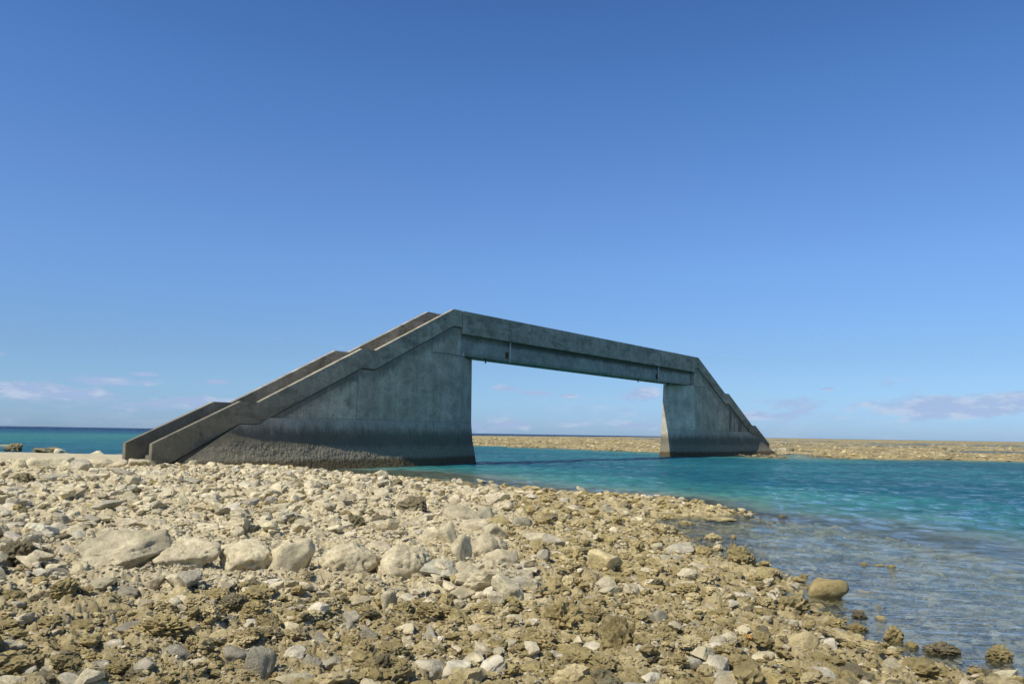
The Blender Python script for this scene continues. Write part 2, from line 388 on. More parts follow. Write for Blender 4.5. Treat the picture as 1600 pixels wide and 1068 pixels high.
def concrete(name, kind):
    m, t = new_mat(name)
    O = t.n('ShaderNodeTexCoord').outputs['Object']
    s = t.n('ShaderNodeSeparateXYZ', {0: O}); sx, sy, sz = s.outputs
    cloud = t.noise(O, .55, 5, .62); fine = t.noise(O, 7, 5, .7)
    streak = t.noise(t.vmul(O, (2.6, 2.6, .22)), 1.0, 5, .6)
    streak2 = t.noise(t.vmul(t.vadd(O, (5, 0, 0)), (7, 7, .35)), 1.0, 4, .6)
    wob = t.math('ADD', t.math('MULTIPLY', t.math('SUBTRACT', t.noise(t.vmul(O, (1.4, 1.4, .5)), 1.0, 4, .65), .5), 1.0),
                 t.math('MULTIPLY', t.math('SUBTRACT', streak2, .5), .5))
    if kind == 'wall':
        a, b_ = (.41, .36, .26), (.57, .50, .37)
    elif kind == 'girder': a, b_ = (.34, .32, .26), (.48, .45, .37)
    elif kind == 'nose': a, b_ = (.54, .47, .35), (.72, .63, .48)  # far pier: sunlit paleness put into its base colour
    elif kind == 'mossy': a, b_ = (.30, .265, .20), (.52, .46, .36)
    else: a, b_ = (.36, .32, .23), (.51, .45, .33)
    col = t.mix(t.ss(cloud, .32, .68), a, b_)
    col = t.mix(1.0, col, t.mix(t.ss(fine, .3, .7), (.84, .84, .85), (1.14, 1.13, 1.1)), 'MULTIPLY')
    col = t.mix(1.0, col, t.mix(t.ss(streak, .36, .64), (.91, .92, .92), (1.05, 1.05, 1.04)), 'MULTIPLY')
    rough = .9
    blot = t.noise(t.vmul(O, (1, 1, 1.2)), .9, 6, .68, .5)
    col = t.mix(1.0, col, t.mix(t.ss(blot, .38, .62), (.86, .87, .86), (1.08, 1.07, 1.06)), 'MULTIPLY')
    if kind in ('parapet', 'mossy'):
        mould = t.ss(t.math('ADD', t.noise(t.vmul(O, (.55, 1, 1.3)), 1.0, 6, .72, .4), t.math('MULTIPLY', streak2, .12)), .54, .66)
        col = t.mix(t.math('MULTIPLY', mould, .5), col, (.13, .12, .085))
    dark_spots = t.ss(t.noise(t.vmul(O, (1, 1, .8)), 1.3, 6, .72), .56, .68)
    col = t.mix(t.math('MULTIPLY', dark_spots, .6 if kind in ('parapet', 'mossy') else .28), col, (.062, .062, .048))
    def patch(val, lo, hi, c, k):
        return t.mix(t.math('MULTIPLY', t.ss(val, lo, hi), k), col, c)
    hgt = t.math('ADD', fine, t.math('MULTIPLY', t.noise(O, 28, 4, .65), .5))
    if kind in ('parapet', 'mossy'):
        # black-green algae where the spray reaches
        sp = t.math('MULTIPLY', t.ss(t.math('ADD', sz, t.math('MULTIPLY', wob, 1.2)), 6.2, 1.2), t.ss(cloud, .25, .6, .65, 1))
        col = t.mix(t.math('MULTIPLY', sp, .72), col, (.085, .085, .058))
    if kind in ('wall', 'nose', 'toe'):
        zz = t.math('ADD', sz, wob)
        # pale repair/lime veil and drips about the old high-water line, stains below it
        veil = t.math('MULTIPLY', t.ss(zz, 2.0, 2.6), t.ss(sz, 2.74, 2.66, 0, 1))
        col = t.mix(t.math('MULTIPLY', veil, t.ss(streak2, .35, .62, .1, .5)), col, (.36, .345, .29))
        drip = t.math('MULTIPLY', t.ss(streak2, .57, .66), t.math('MULTIPLY', t.ss(zz, 1.5, 2.1), t.ss(sz, 2.9, 2.5)))
        col = t.mix(t.math('MULTIPLY', drip, .30), col, (.55, .52, .44))
        rust = t.math('MULTIPLY', t.ss(streak, .66, .72), t.math('MULTIPLY', t.ss(zz, 1.6, 2.2), t.ss(sz, 2.8, 2.4)))
        col = t.mix(t.math('MULTIPLY', rust, .5), col, (.22, .12, .05))
        col = t.mix(t.math('MULTIPLY', t.ss(zz, 2.5, 1.7), .85), col, (.11, .098, .064))
        col = t.mix(t.math('MULTIPLY', t.ss(t.math('ADD', sz, t.math('MULTIPLY', wob, .5)), 1.25, .9), .85), col, (.18, .16, .105))
        oyster = t.ss(t.noise(O, 17, 4, .7), .47, .60)
        zone = t.math('MULTIPLY', t.ss(t.math('ADD', sz, t.math('MULTIPLY', wob, .35)), 1.35, 1.05), 1.0)
        col = t.mix(t.math('MULTIPLY', t.math('MULTIPLY', oyster, zone), .5), col, (.50, .43, .30))
        col = t.mix(t.math('MULTIPLY', t.ss(t.math('ADD', sz, t.math('MULTIPLY', wob, .25)), .62, .38), .85), col, (.075, .055, .024))
        # faint casting joint
        ln = t.math('COMPARE', sz, 2.69, .018)
        col = t.mix(t.math('MULTIPLY', ln, .35), col, (.05, .055, .05))
    if kind in ('wall', 'nose'):
        # tie holes in a regular grid
        fx = t.math('SUBTRACT', t.math('FRACT', t.math('DIVIDE', t.math('ADD', sx, t.math('MULTIPLY', sy, .9)), .78)), .5)
        fz = t.math('SUBTRACT', t.math('FRACT', t.math('DIVIDE', sz, .82)), .5)
        rr = t.math('ADD', t.math('MULTIPLY', t.math('MULTIPLY', fx, fx), .61), t.math('MULTIPLY', t.math('MULTIPLY', fz, fz), .67))
        hole = t.math('MULTIPLY', t.ss(rr, .0016, .0007), t.math('MULTIPLY', t.ss(sz, 2.7, 2.9), t.ss(t.noise(O, .5, 2), .42, .5)))
        col = t.mix(t.math('MULTIPLY', hole, .75), col, (.035, .035, .03))
        for xs in (-8.9, SPAN + 8.9, -4.1, -12.6):
            lnv = t.math('COMPARE', t.math('ADD', sx, t.math('MULTIPLY', streak, .02)), xs, .022)
            col = t.mix(t.math('MULTIPLY', lnv, .55 if abs(xs) > 8 and xs != -12.6 else .22), col, (.05, .055, .05))
        # shutter-board seams
        bd = t.math('COMPARE', t.math('FRACT', t.math('DIVIDE', sx, .9)), .5, .012)
        col = t.mix(t.math('MULTIPLY', bd, .16), col, (.08, .08, .07))
    if kind == 'wall':
        # the raised older pour below a line that follows the stairs
        prof = t.math('MINIMUM', t.math('ADD', t.math('MULTIPLY', sx, .50), 9.6), 4.8)
        older = t.math('MULTIPLY', t.ss(t.math('SUBTRACT', prof, sz), -.03, .03), t.ss(sx, -8.92, -8.88, 1, 0))
        col = t.mix(t.math('MULTIPLY', older, .35), col, t.mix(1.0, col, (1.35, 1.33, 1.28), 'MULTIPLY'))
        edge = t.ss(t.math('ABSOLUTE', t.math('SUBTRACT', prof, sz)), .06, .0)
        col = t.mix(t.math('MULTIPLY', t.math('MULTIPLY', edge, t.ss(sx, -8.92, -8.88, 1, 0)), t.ss(streak2, .4, .6, .1, .5)), col, (.36, .36, .33))
        drk = t.math('MULTIPLY', t.math('SUBTRACT', 1.0, older), t.ss(sx, -8.92, -8.88, 1, 0))
        col = t.mix(t.math('MULTIPLY', drk, t.ss(streak, .3, .6, .2, .6)), col, (.09, .095, .085))
    if kind == 'wall':
        # newer pour beside the girder seat, cold joint and crack round it; dark mould on the outer far panel
        inr = t.math('MULTIPLY', t.math('GREATER_THAN', sm_ := t.math('MINIMUM', sx, t.math('SUBTRACT', SPAN, sx)), -2.75), t.math('GREATER_THAN', t.math('ADD', sz, t.math('MULTIPLY', cloud, .25)), 7.15))
        col = t.mix(t.math('MULTIPLY', inr, .35), col, t.mix(1.0, col, (1.3, 1.28, 1.25), 'MULTIPLY'))
        jn = t.math('COMPARE', t.math('ADD', sz, t.math('MULTIPLY', cloud, .25)), 7.15, .03)
        jn = t.math('MULTIPLY', jn, t.math('GREATER_THAN', sm_, -2.75))
        jv = t.math('MULTIPLY', t.math('COMPARE', sm_, -2.75, .025), t.math('GREATER_THAN', sz, 7.0))
        col = t.mix(t.math('MULTIPLY', t.math('MAXIMUM', jn, jv), .6), col, (.05, .05, .045))
        outp = t.math('MULTIPLY', t.ss(sx, SPAN + 8.85, SPAN + 8.95), t.ss(t.math('ADD', streak, t.math('MULTIPLY', sz, .03)), .50, .66))
        col = t.mix(t.math('MULTIPLY', outp, .75), col, (.07, .068, .055))
        crk = t.ss(t.math('ABSOLUTE', t.math('SUBTRACT', t.noise(O, .42, 6, .75, 1.0), .5)), .006, .002)
        col = t.mix(t.math('MULTIPLY', crk, .35), col, (.09, .09, .08))
        # overhang shade painted along the parapet foot, then grime washed down, following the stairs
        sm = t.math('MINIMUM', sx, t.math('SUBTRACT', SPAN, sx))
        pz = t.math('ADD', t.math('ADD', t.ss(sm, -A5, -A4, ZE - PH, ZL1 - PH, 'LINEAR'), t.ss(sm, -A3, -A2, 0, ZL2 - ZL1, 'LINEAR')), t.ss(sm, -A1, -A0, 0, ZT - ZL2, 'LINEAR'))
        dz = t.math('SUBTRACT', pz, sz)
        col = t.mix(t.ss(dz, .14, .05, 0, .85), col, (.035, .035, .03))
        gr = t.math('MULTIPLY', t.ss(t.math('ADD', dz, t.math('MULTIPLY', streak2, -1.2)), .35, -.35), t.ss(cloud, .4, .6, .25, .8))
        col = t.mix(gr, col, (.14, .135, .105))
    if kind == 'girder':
        mold = t.math('MULTIPLY', t.ss(t.math('ADD', sz, t.math('MULTIPLY', wob, .35)), 7.95, 8.3), t.ss(sx, 4, 7, .55, 1))  # darker, greener band towards the girder top
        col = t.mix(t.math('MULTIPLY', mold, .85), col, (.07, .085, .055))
        spots = t.ss(t.noise(t.vmul(O, (1, 1, .7)), 6, 3, .6), .64, .70)
        col = t.mix(t.math('MULTIPLY', t.math('MULTIPLY', spots, t.ss(sx, 8, 12)), .7), col, (.05, .055, .05))
    und = t.noise(O, 1.1, 3, .5)
    bmp = t.n('ShaderNodeBump', {'Strength': .6, 'Distance': .03, 'Height': t.math('ADD', hgt, t.math('MULTIPLY', und, 3.0))})
    b = t.n('ShaderNodeBsdfPrincipled', {'Base Color': col, 'Roughness': rough, 'Normal': bmp.outputs[0]})
    b.inputs['Specular IOR Level'].default_value = .2
    t.n('ShaderNodeOutputMaterial', {'Surface': b.outputs[0]}); return m

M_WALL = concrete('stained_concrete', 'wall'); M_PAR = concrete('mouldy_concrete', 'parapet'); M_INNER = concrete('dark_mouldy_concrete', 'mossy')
M_GIR = concrete('girder_concrete', 'girder'); M_NOSE = concrete('sunlit_pier_concrete', 'nose'); M_TOE = concrete('oyster_crusted_concrete', 'toe')
def plain(name, col, rough=.7, metal=0.0, var=.25, sc=8):
    m, t = new_mat(name); O = t.n('ShaderNodeTexCoord').outputs['Object']
    n = t.noise(O, sc, 5, .65)
    c = t.mix(t.ss(n, .3, .7), tuple(v * (1 - var) for v in col), tuple(min(1, v * (1 + var)) for v in col))
    bmp = t.n('ShaderNodeBump', {'Strength': .4, 'Distance': .01, 'Height': n})
    b = t.n('ShaderNodeBsdfPrincipled', {'Base Color': c, 'Roughness': rough, 'Metallic': metal, 'Normal': bmp.outputs[0]})
    t.n('ShaderNodeOutputMaterial', {'Surface': b.outputs[0]}); return m
M_PIPE = plain('grey_plastic_pipe', (.62, .62, .56)); M_RUST = plain('rusted_steel', (.10, .035, .018), .9, 0, .7, 6); M_BLACK = plain('dark_steel', (.03, .028, .025), .7)
M_RUB = plain('bearing_rubber', (.03, .03, .03)); M_WHITE = plain('white_mortar', (.55, .54, .48))

bridge = bpy.data.objects.new('footbridge', None); COL.objects.link(bridge)
bridge.location = (X0, Y0, 0); bridge.rotation_euler = (0, 0, TH)
tag(bridge, 'weathered grey concrete footbridge with stepped stair ramps spanning the blue channel', 'footbridge')

def prism(name, poly, y0, y1, mat, flip=False, bevel=.0, parent=bridge):
    """side profile poly [(s,z)] pushed through from y0 to y1; flip mirrors it to the far bank"""
    bm = bmesh.new(); P = [((SPAN - s) if flip else s, z) for s, z in poly]
    a = [bm.verts.new((s, y0, z)) for s, z in P]; b = [bm.verts.new((s, y1, z)) for s, z in P]
    n = len(P); bm.faces.new(a); bm.faces.new(b[::-1])
    for i in range(n): bm.faces.new((a[(i + 1) % n], a[i], b[i], b[(i + 1) % n]))
    bmesh.ops.recalc_face_normals(bm, faces=bm.faces)
    if bevel: bmesh.ops.bevel(bm, geom=bm.edges[:], offset=bevel, segments=2, affect='EDGES', clamp_overlap=True)
    me = bpy.data.meshes.new(name); bm.to_mesh(me); bm.free()
    return link(name, me, mat, parent)
def box(name, x0, x1, y0, y1, z0, z1, mat, bevel=0, parent=bridge):
    return prism(name, [(x0, z0), (x1, z0), (x1, z1), (x0, z1)], y0, y1, mat, False, bevel, parent)

UP = [(-A5, ZE), (-A4, ZL1), (-A3, ZL1), (-A2, ZL2), (-A1, ZL2), (-A0, ZT), (-.012, ZT)]
def ztop(s):
    return float(np.interp(s, [p[0] for p in UP], [p[1] for p in UP]))
LOW = [(s, z - PH) for s, z in UP]; LOW[0] = (-A5, ZE - PH - .25)
for flip in (False, True):
    # solid stair core between the two skins
    core = [(-A5 + .4, -1.6)] + [(s, z) for s, z in LOW[1:]] + [(-.012, -1.6)]
    core.insert(1, (-A5 + .4, LOW[0][1] + .1))
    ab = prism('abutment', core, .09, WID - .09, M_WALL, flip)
    # parapets stand 5 cm proud of the wall
    par = UP + LOW[::-1]
    for y0 in (0, WID - PT):
        pr = prism('parapet', par, y0, y0 + PT, M_PAR if y0 == 0 else M_INNER, flip, .018)
    # steps between the parapets
    st = [(-A5 + .4, -.2)]; pts = []
    def flight(s0, z0, s1, z1):
        n = max(2, round((z1 - z0) / .168)); o = []
        for i in range(n):
            s = s0 + (s1 - s0) * i / n; o += [(s, z0 + (z1 - z0) * i / n), (s, z0 + (z1 - z0) * (i + 1) / n)]
        return o
    st += flight(-A5 + .6, .42, -A4, ZL1 - 1.02) + flight(-A3, ZL1 - 1.02, -A2, ZL2 - 1.02) + flight(-A1, ZL2 - 1.02, -A0, ZT - 1.02)
    st += [(-.02, ZT - 1.02), (-.02, ZT - 1.3)] + [(s, z - .35) for s, z in LOW[::-1][1:-1]]
    prism('stairs', st, PT + .003, WID - PT - .003, M_PAR, flip)
    # pier nose: chamfered towards the channel, flaring below the tide line
    LV = [(-1.6, 3.06, .80, 2.75, -.22), (0, 2.92, 1.00, 2.56, -.06), (.7, 2.84, 1.10, 2.50, .02), (1.5, 2.77, 1.24, 2.46, .07), (2.7, 2.74, 1.36, 2.40, .09), (5, 2.92, 1.54, 2.16, .09), (7.07, 3.08, 1.70, 1.98, .09)]
    bm = bmesh.new(); rings = []
    for z, sT, q1, q2, qn in LV:
        ring = [(-.05, qn + .001), (.03, qn + .001), (sT, q1), (sT, q2), (.5 + .4 * (z < 3), WID - .05), (-.05, WID - .051)]
        dense = []
        for i in range(6):
            p, q = ring[i], ring[(i + 1) % 6]; k_ = 8
            for j in range(k_): dense.append((p[0] + (q[0] - p[0]) * j / k_, p[1] + (q[1] - p[1]) * j / k_))
        rings.append([bm.verts.new(((SPAN - a) if flip else a, b_, z)) for a, b_ in dense])
    for r0, r1 in zip(rings, rings[1:]):
        for i in range(len(r0)): bm.faces.new((r0[i], r0[(i + 1) % len(r0)], r1[(i + 1) % len(r0)], r1[i]))
    bm.faces.new(rings[-1]); bm.faces.new(rings[0][::-1])
    bmesh.ops.recalc_face_normals(bm, faces=bm.faces)
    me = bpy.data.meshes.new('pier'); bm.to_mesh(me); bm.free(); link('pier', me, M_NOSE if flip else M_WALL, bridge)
    # footing: battered toe crusted with oysters, wrapped round the near face and the nose
    for side in (0, 1):
        path = [(s, .09, 1.0) for s in np.linspace(-A5 + .25, .03, 620)]
        path = np.array(path); s_ = path[:, 0]
        nz = 100; V = []
        lowl = np.interp(s_, [p[0] for p in LOW], [p[1] for p in LOW]) - .03
        top = np.minimum(2.62, np.maximum(lowl, -.2))
        wide = np.clip((-s_ - .02) / 6.0, 0, 1) ** .8
        for i in range(nz):
            f = i / (nz - 1); z = top + (-1.5 - top) * f
            prof = np.clip((2.7 - z) / 2.7, 0, 1.6)
            outr = .09 - np.interp(z, [-1.6, 0, .7, 1.5, 2.7], [-.18, -.06, .02, .07, .09]) + (prof ** 1.35) * .95 * wide + .006
            dmp = np.minimum(1, outr / .2)
            f1, g_, r1 = worley(s_ * 13 + 50 * side, z * 13 + 20, 301); f2, _, r2 = worley(s_ * 5 + 50 * side, z * 5, 303)
            crust = (np.clip(1 - f1 * 1.3, 0, 1) * r1 * .040 + np.clip(1 - f2 * 1.3, 0, 1) * r2 * .04) * sstep(z + fbm(s_ * .8, z, 2, 9) * .5 - .25, 1.75, 1.15)
            crust *= sstep(s_, -A5 + 1.5, -A5 + 5)
            outr = outr + crust * dmp + (fbm(s_ * .7, z * 1.2, 3, 310) - .5) * .10 * dmp
            q = path[:, 1] - outr * np.where(s_ > -.3, 1, 1)
            if side: q = WID - q
            V.append(np.stack([SPAN - s_ if flip else s_, q, z], 1))
        V = np.concatenate(V); m_ = len(s_)
        i = np.arange(nz - 1)[:, None]; j = np.arange(m_ - 1)[None]
        F = np.stack([i * m_ + j, i * m_ + j + 1, (i + 1) * m_ + j + 1, (i + 1) * m_ + j], -1).reshape(-1, 4)
        if bool(side) != flip: F = F[:, ::-1]
        F = F[:, ::-1]
        link('footing', mesh_np('footing', V, F, True), M_TOE, bridge)

# span: edge beams in three panels a side, deck, two girders
cuts = [.012, 10.9, 25.3, SPAN - .012]
for y0 in (0, WID - PT):
    for a, b_ in zip(cuts, cuts[1:]):
        g = .008
        e = box('parapet', a + g, b_ - g, y0, y0 + PT, ZT - 1.1, ZT, M_PAR, .014)
        yy = (y0 - .02, y0 + PT) if y0 == 0 else (y0, y0 + PT + .02)
        box('edge_beam', a + g, b_ - g, yy[0], yy[1], ZT - 1.52, ZT - 1.1 - .003, M_PAR, .012)
box('deck', .02, SPAN - .02, PT + .003, WID - PT - .003, ZT - 1.30, ZT - 1.06, M_PAR)
for y0 in (.34, WID - .34 - .62):
    bm = bmesh.new(); zb = ZT - 2.87
    prof = [(0, ZT - 1.301), (0, zb + .17), (.10, zb), (.52, zb), (.62, zb + .17), (.62, ZT - 1.301)]
    a = [bm.verts.new((.10, y0 + p, z)) for p, z in prof]; b_ = [bm.verts.new((SPAN - .45, y0 + p, z)) for p, z in prof]
    bm.faces.new(a); bm.faces.new(b_[::-1])
    for i in range(6): bm.faces.new((a[i], a[(i + 1) % 6], b_[(i + 1) % 6], b_[i]))
    bmesh.ops.recalc_face_normals(bm, faces=bm.faces)
    me = bpy.data.meshes.new('girder'); bm.to_mesh(me); bm.free(); link('girder', me, M_GIR, bridge)
for s in (.6, SPAN / 3, SPAN * 2 / 3, SPAN - .8): box('cross_beam', s, s + .22, .80, WID - .80, ZT - 2.4, ZT - 1.302, M_GIR)
for s in (1.0, SPAN - 1.6):
    for y0 in (.35, WID - .70): box('bearing', s, s + .4, max(y0, .9) if y0 < 1 else y0 - .1, (max(y0, .9) if y0 < 1 else y0 - .1) + .3, 7.072, 7.128, M_RUB, .006)
def tube(name, pts, r, mat, parent=bridge, n=10):
    bm = bmesh.new(); rings = []
    P = [Vector(p) for p in pts]
    for i, p in enumerate(P):
        d = (P[min(i + 1, len(P) - 1)] - P[max(i - 1, 0)]).normalized()
        u = d.orthogonal().normalized() if i == 0 else (u - d * u.dot(d)).normalized()
        v = d.cross(u); rings.append([bm.verts.new(p + (u * math.cos(k * 2 * math.pi / n) + v * math.sin(k * 2 * math.pi / n)) * r) for k in range(n)])
    for r0, r1 in zip(rings, rings[1:]):
        for k in range(n): bm.faces.new((r0[k], r0[(k + 1) % n], r1[(k + 1) % n], r1[k]))
    bm.faces.new(rings[0][::-1]); bm.faces.new(rings[-1])
    bmesh.ops.recalc_face_normals(bm, faces=bm.faces)
    me = bpy.data.meshes.new(name); bm.to_mesh(me); bm.free()
    for p in me.polygons: p.use_smooth = True
    return link(name, me, mat, parent)
for s in (5.55, 28.6):
    dp = tube('drainpipe', [(s, .24, ZT - 1.522), (s, .24, ZT - 2.98)], .065, M_PIPE)
    tube('pipe_collar', [(s, .26, ZT - 2.30), (s, .26, ZT - 2.24)], .085, M_PIPE, dp)
    bx = box('rusted_bracket', s - .40, s - .12, .29, .339, ZT - 2.70, ZT - 2.25, M_RUST, .03)
    bx['label'] = 'rusted steel bracket hanging beside the drainpipe'
for s in (3.05, 25.0):
    tube('hanging_hook', [(s, .5, ZT - 2.87), (s + .03, .45, ZT - 3.10), (s - .06, .44, ZT - 3.20)], .05, M_BLACK)
prism('mortar_lump', [(.35, 7.072), (.75, 7.072), (.62, 7.30), (.48, 7.36), (.40, 7.2)], .34, .60, M_WHITE, False, .02)
prism('mortar_lump', [(2.3, 7.072), (2.75, 7.072), (2.7, 7.17), (2.4, 7.18)], 1.35, 1.60, M_WHITE, True, .02)
# old handrail stub lying across the foot of the stairs
tube('handrail_stub', [(-A5 + .9, .9, .50), (-A5 + 1.2, .35, .86)], .025, M_PIPE)

# ------------------------------------------------------------------ rocks
def ico(sub):
    bm = bmesh.new(); bmesh.ops.create_icosphere(bm, subdivisions=sub, radius=1)
    V = np.array([v.co[:] for v in bm.verts]); F = np.array([[v.index for v in f.verts] for f in bm.faces]); bm.free(); return V, F
ICO = {s: ico(s) for s in (1, 2, 3, 4, 5)}
def rock_shape(seed, kind, sub, V=None):
    """unit rock inside about [-1,1]^3, resting near z=-1..; angular = convex hull of random planes, coral = pitted lump"""
    rng = np.random.RandomState(seed); D = ICO[sub][0]
    D = D / np.linalg.norm(D, axis=1)[:, None]
    if kind in ('slab', 'block', 'round'):
        n = {'slab': 10, 'block': 11, 'round': 22}[kind]
        N = rng.normal(size=(n, 3)); N /= np.linalg.norm(N, axis=1)[:, None]
        dd = rng.uniform(.52, 1.0, n) if kind != 'round' else rng.uniform(.82, 1, n)
        if kind == 'slab': N = np.vstack([N, [[.08, -.1, 1], [0, 0, -1]]]); dd = np.append(dd, [.62, .7])
        N /= np.linalg.norm(N, axis=1)[:, None]
        dots = D @ N.T; p = 34.0 if kind != 'round' else 9.0
        rinv = np.sum((np.maximum(dots, 0) / dd) ** p, 1) ** (1 / p); r = 1 / np.maximum(rinv, .6)
        P = D * r[:, None]
        if sub > 4:
            pn = noise3(P * 4.2, seed + 21); P = P * (1 - .10 * sstep(pn, .25, .55)[:, None] - .05 * sstep(noise3(P * 10, seed + 22), .3, .5)[:, None] - .05 * sstep(-np.abs(noise3(P * 1.9, seed + 23)), -.045, -.0)[:, None])
        P *= (1 + .09 * noise3(P * 2.2 + seed % 97, seed)[:, None] + .05 * noise3(P * 5.5, seed + 1)[:, None] + (.028 * noise3(P * 13, seed + 2)[:, None] - .05 * np.maximum(0, noise3(P * 7.5, seed + 6) - .35)[:, None] if sub > 3 else 0))
    else:
        P = D * (1 + .30 * noise3(D * 1.5 + seed % 89, seed)[:, None])
        nz = noise3(P * 3.4, seed + 3); nf = noise3(P * 8, seed + 4)
        P = P * (1 - .26 * np.maximum(0, np.abs(nz) * -1 + .35)[:, None] * 2.6 + .16 * nf[:, None])
        if sub > 3: P = P * (1 - .16 * np.maximum(0, noise3(P * 16, seed + 5))[:, None] + .05 * noise3(P * 33, seed + 6)[:, None])
    P -= (P.max(0) + P.min(0)) / 2; P /= (P.max(0) - P.min(0))
    return P                                            # in a unit box, centred
def tone_of(kind, rng, br=0.0):
    base = {'pale': PALE, 'grey': GREY, 'brown': BROWN, 'white': WHITE, 'dark': DARK, 'tan': SAND}[kind]
    return base * rng.uniform(.80, 1.13) * (1 + rng.normal(size=3) * .007)

def i_row(px, py): return 885 < py < 915 and 100 < px < 670
def ground_at(px, py):
    z = .3
    for _ in range(6):
        x, y = unproj(px, py, z); z = float(height(np.array([x]), np.array([y]), False)[0][0]); z = max(z, -.02)
    return x, y, z
def place_rock(name, label, cat, px, py, wpx, hpx, shape, tone, seed, tilt=0., yaw=None, group=None, sub=None, depthf=.85, sink=.28, lift=0.):
    """px,py = middle of its foot in the photograph; width and height in its pixels become metres at that distance"""
    x, y, z = ground_at(px, py); d = math.hypot(x, y); rng = np.random.RandomState(seed)
    wm = wpx * d / FPX; hm = hpx * d / FPX
    dep_ = wm * depthf
    sub = sub or (5 if wpx > 75 else 4 if wpx > 16 else 3)
    P = rock_shape(seed, shape, sub)
    edge = 725 < py < 738 and px < 235
    if i_row(px, py): tone_k = 1.08
    else: tone_k = 1.0
    hz = (hm * 1.0 if edge else max(hm * 1.05 - dep_ * 1.55 / d * (.9 if shape == 'slab' else .35), hm * .5) * (.72 if shape == 'slab' else 1)) * (1 + sink)
    if edge: lift = .0
    P = P * np.array([wm * 1.06, dep_, hz])
    yaw = rng.uniform(-.5, .5) if yaw is None else yaw
    R = np.array(Matrix.Rotation(yaw, 3, 'Z')) if shape != 'log' else np.eye(3)
    if shape == 'slab' and wpx > 25 and not edge: P = P @ np.array(Matrix.Rotation(math.radians(24 if i_row(px, py) else 16), 3, 'X')).T
    if tilt: P = P @ np.array(Matrix.Rotation(-tilt, 3, 'Y')).T
    P = P @ R.T
    if i_row(px, py): sink = .30
    P[:, 2] -= P[:, 2].min() + sink * hz
    c = tone_of(tone, rng) if tone_k == 1.0 else PALE * rng.uniform(.98, 1.08); n = noise3(P * (3 / max(wm, .02)), seed + 9)
    col = c[None] * (1 + .22 * n[:, None])
    if shape in ('coral',): col = col * (1 + .15 * noise3(P * (9 / max(wm, .02)), seed + 8)[:, None])
    me = mesh_np(name, P, ICO[sub][1], (shape != 'coral' or i_row(px, py)) and sub > 3, {'tone': np.clip(col, .02, .8), 'pitted': np.full(len(P), 1. if shape == 'coral' and not i_row(px, py) else .45)})
    o = link(name, me, MROCK); o.location = (x, y + dep_ * .35, z + lift)
    return tag(o, label, cat, group)

